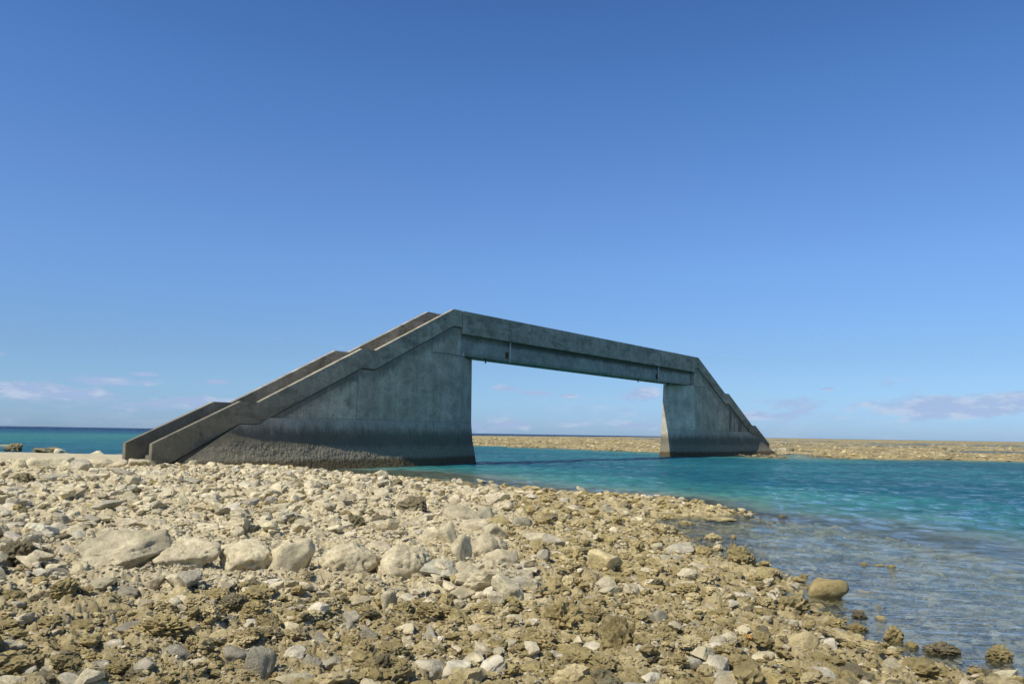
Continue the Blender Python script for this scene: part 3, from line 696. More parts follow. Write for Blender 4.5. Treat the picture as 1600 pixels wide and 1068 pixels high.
RL = [
 # x, y(foot), w, h, shape, tone, name, label
 (171, 898, 118, 50, 'slab', 'pale', 'boulder', 'widest flat cream slab at the left end of the slab row'),
 (281, 895, 90, 52, 'slab', 'pale', 'boulder', 'second pale slab of the row, right of the widest flat one'),
 (371, 896, 88, 54, 'round', 'pale', 'boulder', 'third pale slab of the row with a dark gap on its left side'),
 (447, 899, 64, 60, 'block', 'pale', 'boulder', 'upright squarish pale block, fourth in the slab row'),
 (541, 903, 90, 58, 'round', 'pale', 'boulder', 'cream boulder with shaded underside, fifth in the slab row'),
 (628, 909, 84, 60, 'round', 'pale', 'boulder', 'rounded pitted cream boulder at the right end of the slab row'),
 (573, 900, 30, 26, 'coral', 'dark', 'coral_rock', 'dark coral flap leaning between the two right hand slabs'),
 (594, 916, 28, 20, 'block', 'white', 'stone', 'small white block against the foot of the pitted boulder'),
 (592, 868, 50, 24, 'slab', 'pale', 'stone', 'pale pointed slab lying just behind the pitted boulder'),
 (480, 888, 18, 14, 'coral', 'dark', 'coral_rock', 'small dark coral lump in the gap beside the upright block'),
 (722, 815, 64, 26, 'slab', 'pale', 'boulder', 'broad pale boulder at the back of the central boulder cluster'),
 (757, 812, 30, 22, 'block', 'grey', 'stone', 'grey edged block at the back right of the central cluster'),
 (780, 824, 42, 22, 'slab', 'brown', 'stone', 'olive brown flat rock right of the central cluster'),
 (742, 832, 46, 22, 'slab', 'pale', 'boulder', 'pale slab in the middle of the central boulder cluster'),
 (698, 854, 30, 40, 'block', 'pale', 'boulder', 'tall pale block at the left of the central cluster'),
 (720, 884, 32, 50, 'block', 'pale', 'boulder', 'tall narrow cream block at the front left of the central cluster'),
 (752, 868, 46, 38, 'round', 'pale', 'boulder', 'domed pale boulder overhanging a dark hollow in the cluster'),
 (782, 886, 54, 30, 'round', 'pale', 'boulder', 'rounded cream boulder at the front right of the cluster'),
 (778, 860, 34, 20, 'block', 'pale', 'stone', 'pale block wedged between the domed and the front boulders'),
 (772, 842, 42, 26, 'block', 'pale', 'boulder', 'pale angular boulder at the right of the central cluster'),
 (672, 848, 34, 26, 'block', 'pale', 'stone', 'pale stone just left of the tall cluster block'),
 (698, 868, 18, 14, 'round', 'tan', 'stone', 'small round tan stone before the tall cluster block'),
 (640, 804, 48, 30, 'coral', 'dark', 'coral_rock', 'large dark coral lump behind the central cluster'),
 (655, 792, 18, 16, 'coral', 'dark', 'coral_rock', 'dark coral knob on the right shoulder of the large dark lump'),
 (556, 824, 26, 20, 'coral', 'dark', 'coral_rock', 'dark grey coral knob between the slab row and the bridge'),
 (540, 808, 20, 14, 'coral', 'brown', 'coral_rock', 'brown coral lump just behind the dark grey knob'),
 (636, 826, 28, 16, 'slab', 'pale', 'stone', 'pale wedge stone in front of the large dark coral lump'),
 (710, 790, 20, 18, 'round', 'pale', 'stone', 'single round pale stone on the brown ground behind the cluster'),
 (497, 844, 20, 20, 'block', 'pale', 'stone', 'white faced cube standing behind the upright slab'),
 (97, 873, 36, 22, 'block', 'grey', 'stone', 'grey angular block behind the left end of the slab row'),
 (160, 843, 48, 16, 'slab', 'pale', 'stone', 'flat pale stone behind the widest slab'),
 (190, 825, 34, 16, 'slab', 'pale', 'stone', 'smooth cream stone further behind the widest slab'),
 (122, 904, 30, 26, 'coral', 'dark', 'coral_rock', 'round dark coral ball against the widest slab'),
 (284, 790, 24, 20, 'block', 'pale', 'stone', 'pyramid shaped stone standing up in the pale rubble'),
 (297, 756, 26, 9, 'block', 'grey', 'stone', 'small oblong grey brick like stone near the bridge foot'),
 (318, 834, 40, 14, 'slab', 'pale', 'stone', 'pale wedge with a dark broken end behind the second slab'),
 (258, 836, 18, 14, 'block', 'pale', 'stone', 'small pale block between the pyramid stone and the slab row'),
 (232, 826, 40, 16, 'slab', 'pale', 'stone', 'long low pale stone with a shaded right end'),
 (155, 800, 50, 16, 'block', 'grey', 'stone', 'pale topped dark sided block on the left rubble'),
 (225, 744, 16, 9, 'round', 'white', 'stone', 'white rounded stone just left of the stair foot rubble'),
 (243, 745, 20, 11, 'round', 'white', 'stone', 'bright white stone below the near stair foot'),
 (265, 745, 13, 7, 'block', 'white', 'stone', 'smaller bright white stone right of the bigger white one'),
 (299, 728, 12, 9, 'round', 'pale', 'stone', 'round pale stone touching the foot of the stair toe'),
 (327, 727, 20, 8, 'slab', 'pale', 'stone', 'low pale stone on the rubble crest against the toe'),
 (413, 733, 16, 8, 'round', 'pale', 'stone', 'rounded stone on the rubble crest below the oyster crust'),
 (440, 734, 14, 7, 'round', 'grey', 'stone', 'grey stone at the right end of the rubble crest'),
 (235, 1004, 92, 40, 'coral', 'brown', 'coral_rock', 'big grey brown coral block in the lower left foreground'),
 (211, 1000, 60, 24, 'slab', 'grey', 'stone', 'grey slab behind the big lower left coral block'),
 (267, 1038, 50, 27, 'block', 'grey', 'stone', 'smooth grey block with flat top below the coral block'),
 (280, 1054, 36, 22, 'block', 'pale', 'stone', 'pale block just below the smooth grey block'),
 (213, 1034, 34, 14, 'coral', 'brown', 'coral_rock', 'brown coral piece left of the smooth grey block'),
 (175, 1020, 26, 18, 'block', 'white', 'stone', 'white grey stone left of the brown coral piece'),
 (114, 1011, 38, 18, 'block', 'grey', 'stone', 'lone grey block on the lower left coral ground'),
 (62, 1009, 50, 14, 'coral', 'brown', 'coral_rock', 'stubby brown coral log at the lower left'),
 (140, 1053, 44, 18, 'slab', 'grey', 'stone', 'flat grey stone near the lower left edge'),
 (68, 1053, 30, 12, 'slab', 'grey', 'stone', 'small flat grey stone at the lower left corner'),
 (104, 984, 13, 8, 'round', 'white', 'stone', 'tiny white disc on bare brown coral ground'),
 (236, 925, 30, 22, 'block', 'pale', 'stone', 'pale pointed stone in front of the second slab'),
 (195, 932, 34, 14, 'slab', 'grey', 'stone', 'grey white flat stone in front of the widest slab'),
 (150, 948, 36, 16, 'slab', 'pale', 'stone', 'low white stone with shaded lip at the left foreground'),
 (228, 948, 24, 14, 'block', 'pale', 'stone', 'pale stone in the brown coral before the second slab'),
 (58, 950, 46, 24, 'coral', 'dark', 'coral_rock', 'dark ragged coral outcrop at the left foreground'),
 (24, 918, 42, 12, 'coral', 'brown', 'coral_rock', 'long brown coral branch at the left edge'),
 (365, 1038, 40, 26, 'block', 'grey', 'stone', 'rough grey block right of the smooth grey block'),
 (402, 1062, 40, 50, 'block', 'grey', 'boulder', 'tall dark sided grey boulder at the bottom edge'),
 (360, 978, 26, 18, 'coral', 'grey', 'coral_rock', 'pitted grey coral stone in the left middle foreground'),
 (340, 998, 34, 14, 'round', 'tan', 'stone', 'tan oval stone in the left middle foreground'),
 (280, 978, 28, 14, 'block', 'pale', 'stone', 'pale stone on the far side of the big coral block'),
 (606, 951, 24, 30, 'block', 'pale', 'stone', 'upright pale tooth shaped stone in the middle foreground'),
 (564, 946, 26, 14, 'block', 'pale', 'stone', 'pale low stone left of the tooth shaped stone'),
 (626, 958, 34, 18, 'coral', 'brown', 'coral_rock', 'brown coral lump right of the tooth shaped stone'),
 (623, 970, 52, 10, 'coral', 'brown', 'coral_rock', 'long flat brown coral strip below the brown lump'),
 (634, 938, 26, 9, 'slab', 'white', 'stone', 'white flat chip behind the brown coral lump'),
 (671, 1003, 26, 26, 'block', 'grey', 'stone', 'grey cube with a shaded right face in the foreground'),
 (574, 1001, 34, 24, 'block', 'grey', 'stone', 'grey faceted stone left of the grey cube'),
 (543, 992, 24, 22, 'block', 'grey', 'stone', 'dark grey pointed stone left of the faceted one'),
 (549, 975, 28, 20, 'block', 'grey', 'stone', 'grey stone leaning behind the dark pointed one'),
 (497, 1012, 36, 24, 'block', 'grey', 'stone', 'grey block with dark right side in the middle foreground'),
 (480, 1052, 34, 28, 'block', 'grey', 'stone', 'pale grey wedge near the bottom edge'),
 (512, 1048, 36, 24, 'block', 'grey', 'stone', 'grey wedge right of the pale wedge near the bottom edge'),
 (453, 1032, 40, 24, 'slab', 'white', 'stone', 'white slab above the two grey wedges'),
 (430, 968, 40, 18, 'slab', 'pale', 'stone', 'pale slab with shadowed lower lip left of middle'),
 (632, 990, 38, 18, 'block', 'pale', 'stone', 'pale topped brown footed stone between the grey ones'),
 (667, 1067, 58, 38, 'block', 'white', 'boulder', 'brightest white boulder at the bottom edge'),
 (760, 978, 52, 18, 'coral', 'tan', 'coral_rock', 'curved tan coral plank in the middle foreground'),
 (545, 1008, 30, 16, 'coral', 'brown', 'coral_rock', 'brown coral disc below the dark pointed stone'),
 (690, 1040, 30, 18, 'coral', 'brown', 'coral_rock', 'brown coral mound above the bottom white boulder'),
 (880, 984, 68, 50, 'coral', 'brown', 'coral_rock', 'brown coral pyramid overhanging its own shadow'),
 (850, 956, 28, 16, 'block', 'grey', 'stone', 'pale grey block behind the brown pyramid'),
 (966, 1024, 56, 64, 'coral', 'brown', 'boulder', 'tallest grey brown boulder right of the pyramid'),
 (1028, 976, 32, 24, 'block', 'grey', 'stone', 'grey block with a dark right face beyond the tallest boulder'),
 (1003, 955, 42, 20, 'coral', 'tan', 'coral_rock', 'saddle shaped tan coral beyond the grey block'),
 (1042, 958, 34, 24, 'coral', 'brown', 'coral_rock', 'brown coral heap beside the saddle shaped coral'),
 (942, 893, 48, 34, 'block', 'tan', 'boulder', 'tan peaked boulder halfway to the cove'),
 (866, 854, 36, 22, 'slab', 'grey', 'boulder', 'dark ended grey slab right of the cluster'),
 (835, 848, 36, 18, 'slab', 'pale', 'stone', 'pale slab touching the dark ended grey slab'),
 (815, 824, 32, 18, 'round', 'grey', 'stone', 'grey rounded stone between the cluster and the spit'),
 (905, 826, 26, 16, 'coral', 'tan', 'coral_rock', 'yellowish coral lump near the foot of the spit'),
 (955, 806, 22, 16, 'block', 'grey', 'stone', 'grey stone against the foot of the spit'),
 (950, 793, 22, 10, 'slab', 'grey', 'stone', 'flat grey stone on the slope of the spit'),
 (885, 787, 20, 14, 'slab', 'white', 'stone', 'white split stone on the slope of the spit'),
 (995, 814, 20, 9, 'block', 'pale', 'stone', 'pale block at the edge of the cove'),
 (1038, 839, 44, 22, 'coral', 'tan', 'coral_rock', 'tan coral mound at the mouth of the cove'),
 (958, 834, 18, 12, 'round', 'pale', 'stone', 'small pale stone left of the cove mound'),
 (1064, 866, 42, 20, 'slab', 'white', 'boulder', 'whitish slab at the water edge beside brown coral'),
 (1100, 872, 34, 20, 'coral', 'brown', 'coral_rock', 'brown coral beside the whitish slab at the water edge'),
 (1052, 884, 36, 16, 'slab', 'grey', 'stone', 'grey slab inland of the whitish water edge slab'),
 (1148, 913, 36, 18, 'slab', 'brown', 'stone', 'dark sided brown slab just below the cove shore'),
 (1093, 894, 34, 14, 'slab', 'pale', 'stone', 'pale flat stone left of the dark sided brown slab'),
 (1130, 926, 20, 11, 'block', 'white', 'stone', 'small white block below the dark sided slab'),
 (1151, 971, 28, 16, 'round', 'pale', 'stone', 'pale round stone in the right foreground'),
 (1112, 954, 20, 12, 'block', 'pale', 'stone', 'pale block near the right hand pale round stone'),
 (1090, 990, 24, 18, 'round', 'grey', 'stone', 'round grey stone left of the right hand pale ones'),
 (1118, 844, 28, 12, 'coral', 'tan', 'coral_rock', 'coral lump standing in the water of the cove'),
 (1147, 843, 8, 9, 'coral', 'brown', 'coral_rock', 'small brown knob right of the cove coral lump'),
 (1074, 820, 30, 7, 'coral', 'tan', 'coral_rock', 'low coral ridge breaking the cove water, nearer the shore'),
 (1128, 815, 50, 7, 'coral', 'tan', 'coral_rock', 'long low coral ridge in the water below the spit tip'),
 (1021, 816, 12, 6, 'coral', 'tan', 'coral_rock', 'tiny coral lump inside the cove'),
 (1162, 886, 46, 32, 'coral', 'brown', 'coral_rock', 'olive coral boulder with a knob, standing in the shallows'),
 (1146, 878, 16, 30, 'coral', 'brown', 'coral_rock', 'upright knob on the left of the olive boulder in the shallows'),
 (1125, 888, 24, 9, 'slab', 'tan', 'stone', 'flat yellowish stone left of the olive boulder'),
 (1298, 937, 52, 30, 'round', 'brown', 'boulder', 'smooth domed olive boulder alone in the shallow water'),
 (1239, 960, 54, 28, 'coral', 'brown', 'coral_rock', 'brown coral mound at the shoreline left of the domed boulder'),
 (1220, 962, 18, 12, 'block', 'white', 'stone', 'white pebble block on the shoreline coral mound'),
 (1218, 975, 14, 9, 'round', 'white', 'stone', 'white pebble just below the shoreline mound'),
 (1241, 980, 16, 12, 'round', 'white', 'stone', 'whitish pebble at the water below the shoreline mound'),
 (1292, 966, 20, 9, 'coral', 'brown', 'coral_rock', 'small brown coral piece in the shallows below the domed boulder'),
 (1306, 985, 30, 20, 'coral', 'brown', 'coral_rock', 'jagged brown coral head in the shallows'),
 (1344, 988, 30, 14, 'coral', 'brown', 'coral_rock', 'flat brown coral piece right of the jagged head'),
 (1402, 1006, 28, 26, 'coral', 'brown', 'coral_rock', 'brown coral stump in the shallows near the plank'),
 (1363, 1012, 22, 10, 'coral', 'brown', 'coral_rock', 'brown coral bit between the plank and the stump'),
 (1428, 1016, 20, 12, 'coral', 'brown', 'coral_rock', 'small brown knob right of the coral stump'),
 (1352, 885, 14, 7, 'coral', 'brown', 'coral_rock', 'leftmost of three small coral tips far out in the shallows'),
 (1376, 886, 15, 5, 'coral', 'brown', 'coral_rock', 'middle of three small coral tips far out in the shallows'),
 (1394, 888, 15, 6, 'coral', 'brown', 'coral_rock', 'rightmost of three small coral tips far out in the shallows'),
 (1357, 927, 22, 6, 'slab', 'pale', 'stone', 'pale yellow stone awash right of the domed boulder'),
 (1258, 1028, 46, 38, 'round', 'tan', 'boulder', 'rounded tan boulder at the lower right shoreline'),
 (1232, 994, 36, 12, 'slab', 'brown', 'stone', 'flat brown stone at the right shoreline'),
 (1480, 1026, 48, 20, 'coral', 'dark', 'coral_rock', 'ribbed fan shaped coral lying in the lower right water'),
 (1571, 1036, 36, 24, 'coral', 'brown', 'coral_rock', 'brown coral knob at the far lower right'),
 (1452, 1066, 70, 34, 'coral', 'brown', 'coral_rock', 'layered brown coral shelf at the bottom right'),
 (1496, 1068, 30, 22, 'coral', 'brown', 'coral_rock', 'brown coral lump right of the layered shelf'),
 (1392, 1050, 40, 22, 'slab', 'pale', 'stone', 'pale half wet slab beside the layered shelf'),
 (1300, 1050, 60, 26, 'coral', 'brown', 'coral_rock', 'brown coral heap below the plank at lower right'),
 (1160, 1052, 50, 28, 'coral', 'brown', 'coral_rock', 'brown coral hump at the bottom right of middle'),
 (985, 1050, 56, 24, 'coral', 'tan', 'coral_rock', 'tan coral shelf below the tallest boulder'),
 (840, 1064, 70, 30, 'coral', 'brown', 'coral_rock', 'brown coral ledge at the bottom edge below the pyramid'),
 (907, 767, 12, 8, 'block', 'pale', 'stone', 'lone pale stone on the skyline of the spit'),
 (753, 755, 16, 7, 'block', 'pale', 'stone', 'pale stone at the root of the spit, left of a twin'),
 (768, 757, 12, 7, 'block', 'tan', 'stone', 'tan stone at the root of the spit, right of a twin'),
 (17, 705, 22, 12, 'coral', 'dark', 'coral_rock', 'dark coral lump on the left path edge near the frame'),
 (70, 708, 40, 9, 'coral', 'dark', 'coral_rock', 'dark flat coral heap on the left path'),
 (91, 710, 14, 9, 'block', 'pale', 'stone', 'pale stone at the right end of the dark heap on the path'),
 (99, 717, 18, 9, 'block', 'pale', 'stone', 'pale cracked stone on the path in front of the dark heap'),
 (149, 711, 18, 7, 'block', 'pale', 'stone', 'lone pale pointed stone on the path left of the stairs'),
 (28, 731, 22, 15, 'block', 'pale', 'stone', 'upright pointed pale stone leaning on the left path edge'),
 (60, 729, 60, 15, 'slab', 'pale', 'boulder', 'long pale slab along the left path edge'),
 (100, 733, 26, 14, 'block', 'pale', 'boulder', 'pale block of the path edge left of the shaded one'),
 (122, 736, 34, 18, 'block', 'grey', 'boulder', 'block of the path edge with a deep shaded face'),
 (157, 731, 30, 14, 'block', 'pale', 'boulder', 'first of two hollowed blocks of the path edge'),
 (180, 731, 28, 14, 'block', 'pale', 'boulder', 'second of two hollowed blocks of the path edge'),
 (214, 730, 40, 13, 'slab', 'pale', 'boulder', 'path edge block touching the near stair parapet'),
 (190, 744, 30, 12, 'block', 'grey', 'stone', 'grey block in the rubble below the stair foot'),
 (32, 755, 32, 15, 'coral', 'dark', 'coral_rock', 'dark hollow coral rock on the far left rubble'),
 (80, 752, 32, 11, 'block', 'grey', 'stone', 'dark faced oblong block on the far left rubble'),
 (134, 798, 32, 10, 'coral', 'brown', 'coral_rock', 'brown rough rock behind the pale topped block'),
 (1196, 706, 8, 6, 'coral', 'dark', 'coral_rock', 'dark rock beside the far stair foot'),
 (1211, 707, 9, 7, 'block', 'grey', 'boulder', 'broken concrete block on the reef edge by the far stairs'),
 (1226, 707, 12, 7, 'block', 'grey', 'boulder', 'second broken concrete block on the reef edge'),
 (1238, 706, 7, 6, 'coral', 'dark', 'coral_rock', 'dark rock at the right end of the broken concrete'),
 (1333, 707, 9, 6, 'block', 'pale', 'boulder', 'pale boulder on the reef flat across the channel'),
 (1335, 713, 12, 5, 'coral', 'brown', 'coral_rock', 'brown boulder below the pale one across the channel'),
 (793, 693, 8, 3, 'coral', 'brown', 'coral_rock', 'small dark rock on the reef seen under the bridge'),
 (960, 690, 10, 4, 'coral', 'brown', 'coral_rock', 'dark rock on the reef seen under the right half of the span'),
]
taken = []
for i, (px, py, wp, hp, shp, tone, nm, lab) in enumerate(RL):
    rng = np.random.RandomState(i + 500)
    o = place_rock(nm, lab, {'boulder': 'boulder', 'stone': 'stone', 'coral_rock': 'coral rock'}[nm], px, py, wp, hp, shp, tone, 1000 + i * 7 + (4 if px == 628 else 0),
                   tilt=rng.uniform(-.12, .12) if shp == 'block' else 0)
    taken.append((px, py - hp * .4, wp * .5, hp * .6))

# the leaning coral plank at the lower right waterline
x, y, z = ground_at(1336, 1030); d = math.hypot(x, y)
P = rock_shape(77, 'coral', 5); L_ = 98 * d / FPX; P = P * np.array([L_, L_ * .26, L_ * .15])
P = P @ np.array(Matrix.Rotation(math.radians(14), 3, 'Y')).T
P = P @ np.array(Matrix.Rotation(math.radians(-32), 3, 'Z')).T
me = mesh_np('coral_slab', P, ICO[5][1], True, {'tone': np.tile(SAND * .85, (len(P), 1)), 'pitted': np.full(len(P), .6)})
o = link('coral_slab', me, MROCK); o.location = (x, y + .1, z + .15); tag(o, 'long narrow coral plank tilted over a dark gap at the waterline', 'coral rock')

# orange seaweed tuft among the right foreground rubble
def weed():
    x, y, z = ground_at(1168, 1003); rng = np.random.RandomState(5); V = []; F = []
    for k in range(70):
        a = rng.uniform(0, 6.28); r = rng.uniform(0, .05); p = np.array([math.cos(a) * r, math.sin(a) * r * .7, .02])
        d_ = np.array([math.cos(a) * .7, math.sin(a) * .7, rng.uniform(.2, 1)]); s_ = rng.uniform(.006, .011)
        for st in range(4):
            q = p + d_ * .014 + rng.normal(size=3) * .004; n0 = len(V)
            u = np.array([-math.sin(a), math.cos(a), 0]) * s_
            V += [p - u, p + u, q + u, q - u, p - u + [0, 0, s_], p + u + [0, 0, s_], q + u + [0, 0, s_], q - u + [0, 0, s_]]
            F += [[n0 + i for i in f] for f in ((0, 3, 2, 1), (4, 5, 6, 7), (0, 1, 5, 4), (1, 2, 6, 5), (2, 3, 7, 6), (3, 0, 4, 7))]
            p = q; d_ = d_ + [0, 0, -.25]
    me = mesh_np('seaweed', np.array(V), np.array(F), True); o = link('seaweed', me, plain('orange_seaweed', (.50, .27, .06)))
    o.location = (x, y, z + .02); o.scale = (1.0, .9, .8); tag(o, 'small orange tuft of dried seaweed on the right foreground rubble', 'seaweed')
weed()

# path slab of old concrete that runs from the stair foot out of the frame on the left
def path_slab():
    n = 120; t_ = np.linspace(0, 1, n)
    a = np.array(unproj(238, 722, .40)); b = np.array(unproj(-330, 711, .40)); c = np.array(unproj(188, 709.5, .44)); e = np.array(unproj(-330, 700, .44))
    m_ = 14; V = []
    for j in range(m_):
        f = j / (m_ - 1)
        near = a + (b - a) * t_[:, None]; far = c + (e - c) * t_[:, None]
        wob = (fbm(t_ * 34, t_ * 0 + 3, 3, 400) - .5) * .9
        p = near * (1 - f) + far * f; p[:, 1] += wob * ((1 - f) ** 3) - wob * .6 * f ** 3
        z = .47 + (fbm(p[:, 0] * 1.2, p[:, 1] * 1.2, 3, 402) - .5) * .07 - .10 * (f < .01) - .1 * (f > .99)
        V.append(np.stack([p[:, 0], p[:, 1], z], 1))
    V.insert(0, V[0] + np.array([0, .25, -.6])); V.append(V[-1] + np.array([0, 0, -.7])); V = np.concatenate(V); m_ += 2
    i = np.arange(m_ - 1)[:, None]; j = np.arange(n - 1)[None]
    F = np.stack([i * n + j, (i + 1) * n + j, (i + 1) * n + j + 1, i * n + j + 1], -1).reshape(-1, 4)
    tn = np.tile(PALE * .86, (len(V), 1)) * (.85 + .3 * fbm(V[:, 0] * 2, V[:, 1] * 2, 4, 405))[:, None]
    me = mesh_np('path', V, F, True, {'tone': tn, 'pitted': np.full(len(V), .1)})
    tag(link('path', me, MROCK), kind='structure')
path_slab()

# loose rubble: sampled evenly over the picture's ground, sizes follow a power law; the largest become things of their own
rng = np.random.RandomState(2024)
N = 150000
inv = rng.uniform(1 / 62., 1 / 3.3, N) ** 1.0
rr = 1 / inv; aa = rng.uniform(-math.radians(40), math.radians(40), N)
sx_, sy_ = rr * np.sin(aa), rr * np.cos(aa)
dl = base_height(sx_, sy_)[1]
sz_ = np.zeros(N)
keep = (dl > -.1) | ((dl > -5) & (rng.rand(N) < .30 + .3 * (dl > -.7)))
keep &= ~((sx_ < -11) & (sy_ > 34.5) & (rng.rand(N) < .9))
sx_, sy_, dl, rr = sx_[keep], sy_[keep], dl[keep], rr[keep]
sz_ = height(sx_, sy_)[0]
dense = fbm(sx_ * .8, sy_ * .8, 3, 451)
br = brownness(sx_, sy_, sz_, dl)
k2 = rng.rand(len(sx_)) < np.where(br > .5, .80, .97) * (.55 + .9 * dense) * (1 - .6 * inside_poly(sx_, sy_, [unproj(-20, 1000, .4), unproj(-20, 952, .4), unproj(190, 952, .4), unproj(215, 1000, .4)]))
sx_, sy_, sz_, dl, rr, br = [v[k2] for v in (sx_, sy_, sz_, dl, rr, br)]
n = len(sx_)
smin = np.maximum(2.9 * rr / FPX * 1.25, .012)             # metres, about 3 px of the photograph
size = smin * (1 - rng.rand(n) * .9985) ** (-1 / 1.6)
size = np.minimum(size, np.where(br > .5, .27, .42) * rng.uniform(.6, 1.1, n)); size = np.maximum(size, smin)
px_, py_, zz_ = project(np.stack([sx_, sy_, sz_], 1))
wpx = size * FPX / zz_
clear = np.ones(n, bool)
for (tx, ty, tw, th_) in taken:
    clear &= ~((np.abs(px_ - tx) < tw * .9 + wpx * .3) & (np.abs(py_ - ty) < th_ + wpx * .2) & (wpx > 9))
sx_, sy_, sz_, dl, rr, br, size, px_, py_, wpx = [v[clear] for v in (sx_, sy_, sz_, dl, rr, br, size, px_, py_, wpx)]
n = len(sx_); order = np.argsort(-wpx * ((px_ > 0) & (px_ < 1600) & (py_ < 1068)))
N_THINGS = 300 - len(RL) - 2
R2 = rng.rand(n); R3 = rng.rand(n)
def kind_of(i):
    if br[i] > .5: return ('coral', 'brown') if R2[i] < .54 else ('coral', 'dark') if R2[i] < .62 else ('coral', 'tan') if R2[i] < .78 else ('block', 'grey') if R2[i] < .83 else ('block', 'pale') if R2[i] < .95 else ('block', 'white')
    return ('coral', 'brown') if R2[i] < .05 else ('coral', 'dark') if R2[i] < .11 else ('block', 'grey') if R2[i] < .18 else ('slab', 'pale') if R2[i] < .55 else ('block', 'pale') if R2[i] < .90 else ('block', 'white')  # share of dark lumps raised to stand in for shaded crevices
def zone(px, py):
    h = 'left' if px < 420 else 'middle' if px < 900 else 'right'
    if py > 1010: return f'at the bottom edge of the {h} foreground'
    if py > 915: return f'in the {h} foreground rubble in front of the slab row' if h != 'right' else 'in the rubble of the right foreground'
    if py > 835: return {'left': 'in the rubble beside the row of pale slabs', 'middle': 'in the rubble around the boulder cluster', 'right': 'in the rubble below the cove'}[h]
    if py > 780: return {'left': 'in the pale rubble behind the slab row', 'middle': 'in the pale rubble behind the boulder cluster', 'right': 'near the foot of the spit'}[h]
    return {'left': 'in the far pale rubble below the stairs', 'middle': 'in the far rubble below the bridge wall', 'right': 'along the far side of the spit'}[h]
WORD = {'pale': 'cream', 'grey': 'grey', 'brown': 'brown', 'white': 'whitish', 'dark': 'dark', 'tan': 'tan'}
SHW = {'block': 'angular stone', 'slab': 'flat stone', 'coral': 'pitted coral lump', 'round': 'rounded stone'}
autos = []
for i in order[:N_THINGS]:
    shp, tone = kind_of(i); nm = 'coral_rock' if shp == 'coral' else 'stone'
    sub = 4 if wpx[i] > 20 else 3; sd_ = int(i) + 9000; r_ = np.random.RandomState(sd_)
    P = rock_shape(sd_, shp, sub) * np.array([1, r_.uniform(.65, .95), r_.uniform(.38, .68)]) * size[i]
    ax = Vector(r_.normal(size=3)).normalized(); P = P @ np.array(Matrix.Rotation(r_.uniform(0, .35), 3, ax)).T
    P = P @ np.array(Matrix.Rotation(r_.uniform(0, 6.28), 3, 'Z')).T
    P[:, 2] -= P[:, 2].min() * .72
    c = tone_of(tone, r_); col = c[None] * (1 + .22 * noise3(P * (3 / size[i]), sd_)[:, None])
    me = mesh_np(nm, P, ICO[sub][1], False, {'tone': np.clip(col, .02, .8), 'pitted': np.full(len(P), 1. if shp == 'coral' else .15)})
    o = link(nm, me, MROCK); o.location = (sx_[i], sy_[i], sz_[i])
    near = min(range(len(RL)), key=lambda q: math.hypot(RL[q][0] - px_[i], (RL[q][1] - py_[i]) * 1.6) / (1 + .02 * RL[q][2]))
    dx, dy = px_[i] - RL[near][0], py_[i] - RL[near][1]
    side = ('right of' if dx > 0 else 'left of') if abs(dx) > abs(dy) * 1.3 else ('in front of' if dy > 0 else 'behind')
    autos.append([o, size[i], tone, shp, side, near, math.hypot(dx, dy)])
from collections import defaultdict
PL = ['widest', 'second widest', 'third widest', 'fourth widest', 'fifth widest', 'sixth widest', 'seventh widest', 'eighth widest', 'ninth widest', 'tenth widest']
fam = defaultdict(list)
for t_ in autos: fam[(t_[2], t_[3], t_[4], t_[5])].append(t_)
for (tone, shp, side, near), L in fam.items():
    L.sort(key=lambda t_: -t_[1])
    short = RL[near][7].split(',')[0]; short = ' '.join(short.split()[:9])
    for tail in ('in', 'the', 'a', 'its', 'of', 'and', 'with', 'on', 'at', 'over', 'left', 'right', 'lower', 'large', 'dark', 'below', 'before', 'behind', 'middle', 'near', 'to', 'from', 'against', 'between', 'white'):
        pass
    w_ = short.split()
    STOP = {'in', 'the', 'a', 'its', 'of', 'and', 'with', 'on', 'at', 'over', 'left', 'right', 'lower', 'large', 'below', 'before', 'behind', 'near', 'to', 'from', 'against', 'between', 'just', 'front', 'widest', 'far', 'big', 'beyond', 'beside', 'back', 'further', 'middle', 'small', 'second', 'bigger', 'two', 'bottom', 'boulder', 'hand', 'pale', 'tall', 'water', 'slab'}
    while len(w_) > 4 and w_[-1] in STOP - {'boulder', 'slab', 'water'}: w_ = w_[:-1]
    for k_, t_ in enumerate(L):
        rank = (PL[k_] + ' ') if len(L) > 1 else ''
        lab = f'{rank}{WORD[tone]} {SHW[shp]} {side} the {" ".join(w_)}'.split()
        lab = lab[:16]
        while lab[-1] in STOP - {'boulder', 'slab', 'water'}: lab = lab[:-1]
        tag(t_[0], ' '.join(lab), 'coral rock' if shp == 'coral' else 'stone', f'{WORD[tone]} {SHW[shp]}s loose on the shore')

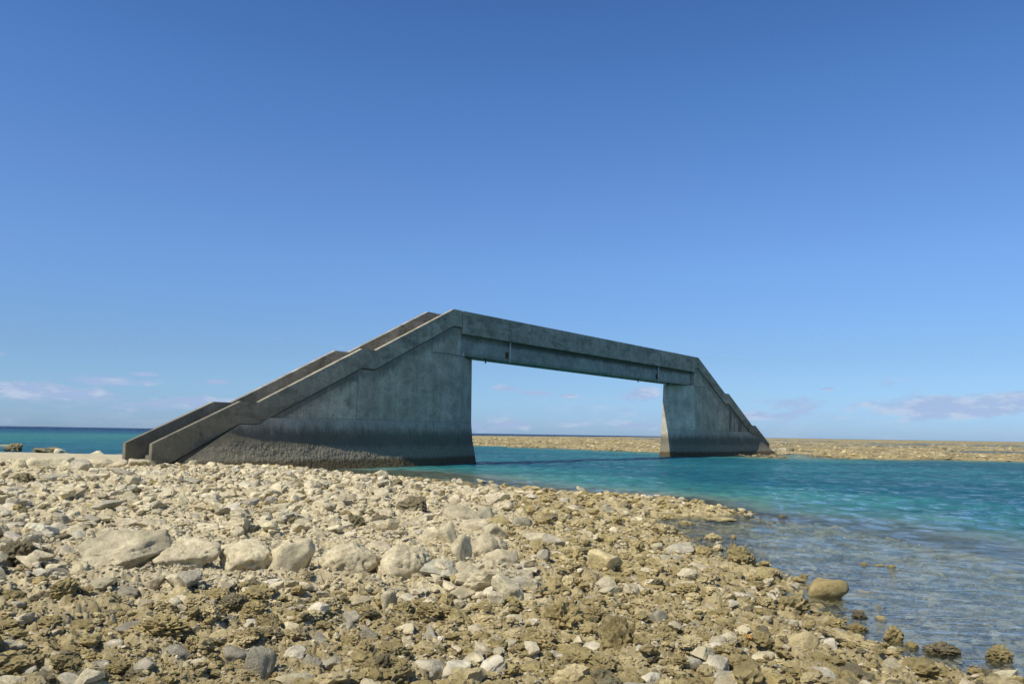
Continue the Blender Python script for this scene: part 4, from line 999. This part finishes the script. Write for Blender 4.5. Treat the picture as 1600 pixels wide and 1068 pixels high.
# everything smaller: one object, nobody could count it
rest = order[N_THINGS:]
PROT = {}
for sub in (1, 2, 3):
    for shp in ('block', 'slab', 'coral'):
        PROT[(sub, shp)] = [rock_shape(7000 + k * 13 + sub, shp, sub) for k in range(10)]
VV = []; FF = []; TT = []; PP = []; off = 0
groups = {}
for i in rest:
    shp, tone = kind_of(i); sub = 3 if wpx[i] > 14 else 2 if wpx[i] > 5 else 1
    groups.setdefault((sub, shp, int(R3[i] * 10)), []).append((i, tone))
for (sub, shp, k), L in groups.items():
    P0 = PROT[(sub, shp)][k]; F0 = ICO[sub][1]; m_ = len(L); idx = np.array([a for a, _ in L])
    sc = np.stack([np.ones(m_), rng.uniform(.6, 1, m_), rng.uniform(.32, .68, m_)], 1) * size[idx][:, None]
    a1 = rng.uniform(0, 6.28, m_); a2 = rng.uniform(-.4, .4, m_)
    Q = P0[None] * sc[:, None, :]
    cx, sx2 = np.cos(a2)[:, None], np.sin(a2)[:, None]
    Q = np.stack([Q[..., 0] * cx + Q[..., 2] * sx2, Q[..., 1], -Q[..., 0] * sx2 + Q[..., 2] * cx], -1)
    Q[..., 2] -= Q[..., 2].min(1)[:, None] * .68
    cz, sz2 = np.cos(a1)[:, None], np.sin(a1)[:, None]
    Q = np.stack([Q[..., 0] * cz - Q[..., 1] * sz2, Q[..., 0] * sz2 + Q[..., 1] * cz, Q[..., 2]], -1)
    Q += np.stack([sx_[idx], sy_[idx], sz_[idx]], 1)[:, None, :]
    tones = np.array([tone_of(t_, rng) for _, t_ in L])
    VV.append(Q.reshape(-1, 3)); TT.append(np.repeat(tones, len(P0), 0)); PP.append(np.full(m_ * len(P0), 1. if shp == 'coral' else .15))
    FF.append((F0[None] + (np.arange(m_) * len(P0))[:, None, None] + off).reshape(-1, 3)); off += m_ * len(P0)
me = mesh_np('rubble', np.concatenate(VV), np.concatenate(FF), False, {'tone': np.concatenate(TT), 'pitted': np.concatenate(PP)})
tag(link('rubble', me, MROCK), 'loose pale and brown coral rubble covering the shore', 'rubble', kind='stuff')
print('rubble verts', len(me.vertices), 'things', N_THINGS, 'stones', n)

# reef flat across the channel: scattered coral stones
N = 9000
rr = 1 / rng.uniform(1 / 420., 1 / 76., N); aa = rng.uniform(-.2, math.radians(40), N)
rx, ry = rr * np.sin(aa), rr * np.cos(aa); hz_, _, _, drr = height(rx, ry); k_ = (drr > -1.5) & (hz_ > -.06) & (rng.rand(N) < .35 + .6 * (drr < 8))
rx, ry, hz_, rr = rx[k_], ry[k_], hz_[k_], rr[k_]; m_ = len(rx)
sz = rr / FPX * rng.uniform(1.6, 3.2, m_) * (1 - rng.rand(m_) * .99) ** (-1 / 3.5); sz = np.minimum(sz, .9)
P0s = PROT[(2, 'coral')] + PROT[(2, 'block')]; VV = []; FF = []; TT = []; off = 0; F0 = ICO[2][1]
for i in range(m_):
    P0 = P0s[rng.randint(20)]; a = rng.uniform(0, 6.28); c_, s_ = math.cos(a), math.sin(a)
    Q = P0 * np.array([1.3, 1, .35]) * sz[i]; Q = np.stack([Q[:, 0] * c_ - Q[:, 1] * s_, Q[:, 0] * s_ + Q[:, 1] * c_, Q[:, 2] + sz[i] * .08], 1) + [rx[i], ry[i], hz_[i]]
    VV.append(Q); FF.append(F0 + off); off += len(P0); TT.append(np.tile(tone_of(['brown', 'tan', 'tan', 'pale', 'dark'][rng.randint(5)], rng), (len(P0), 1)))
me = mesh_np('reef_rubble', np.concatenate(VV), np.concatenate(FF), True, {'tone': np.concatenate(TT), 'pitted': np.full(off, .6)})
tag(link('reef_rubble', me, MROCK), 'scattered coral stones on the reef flat across the channel', 'reef rubble', kind='stuff')
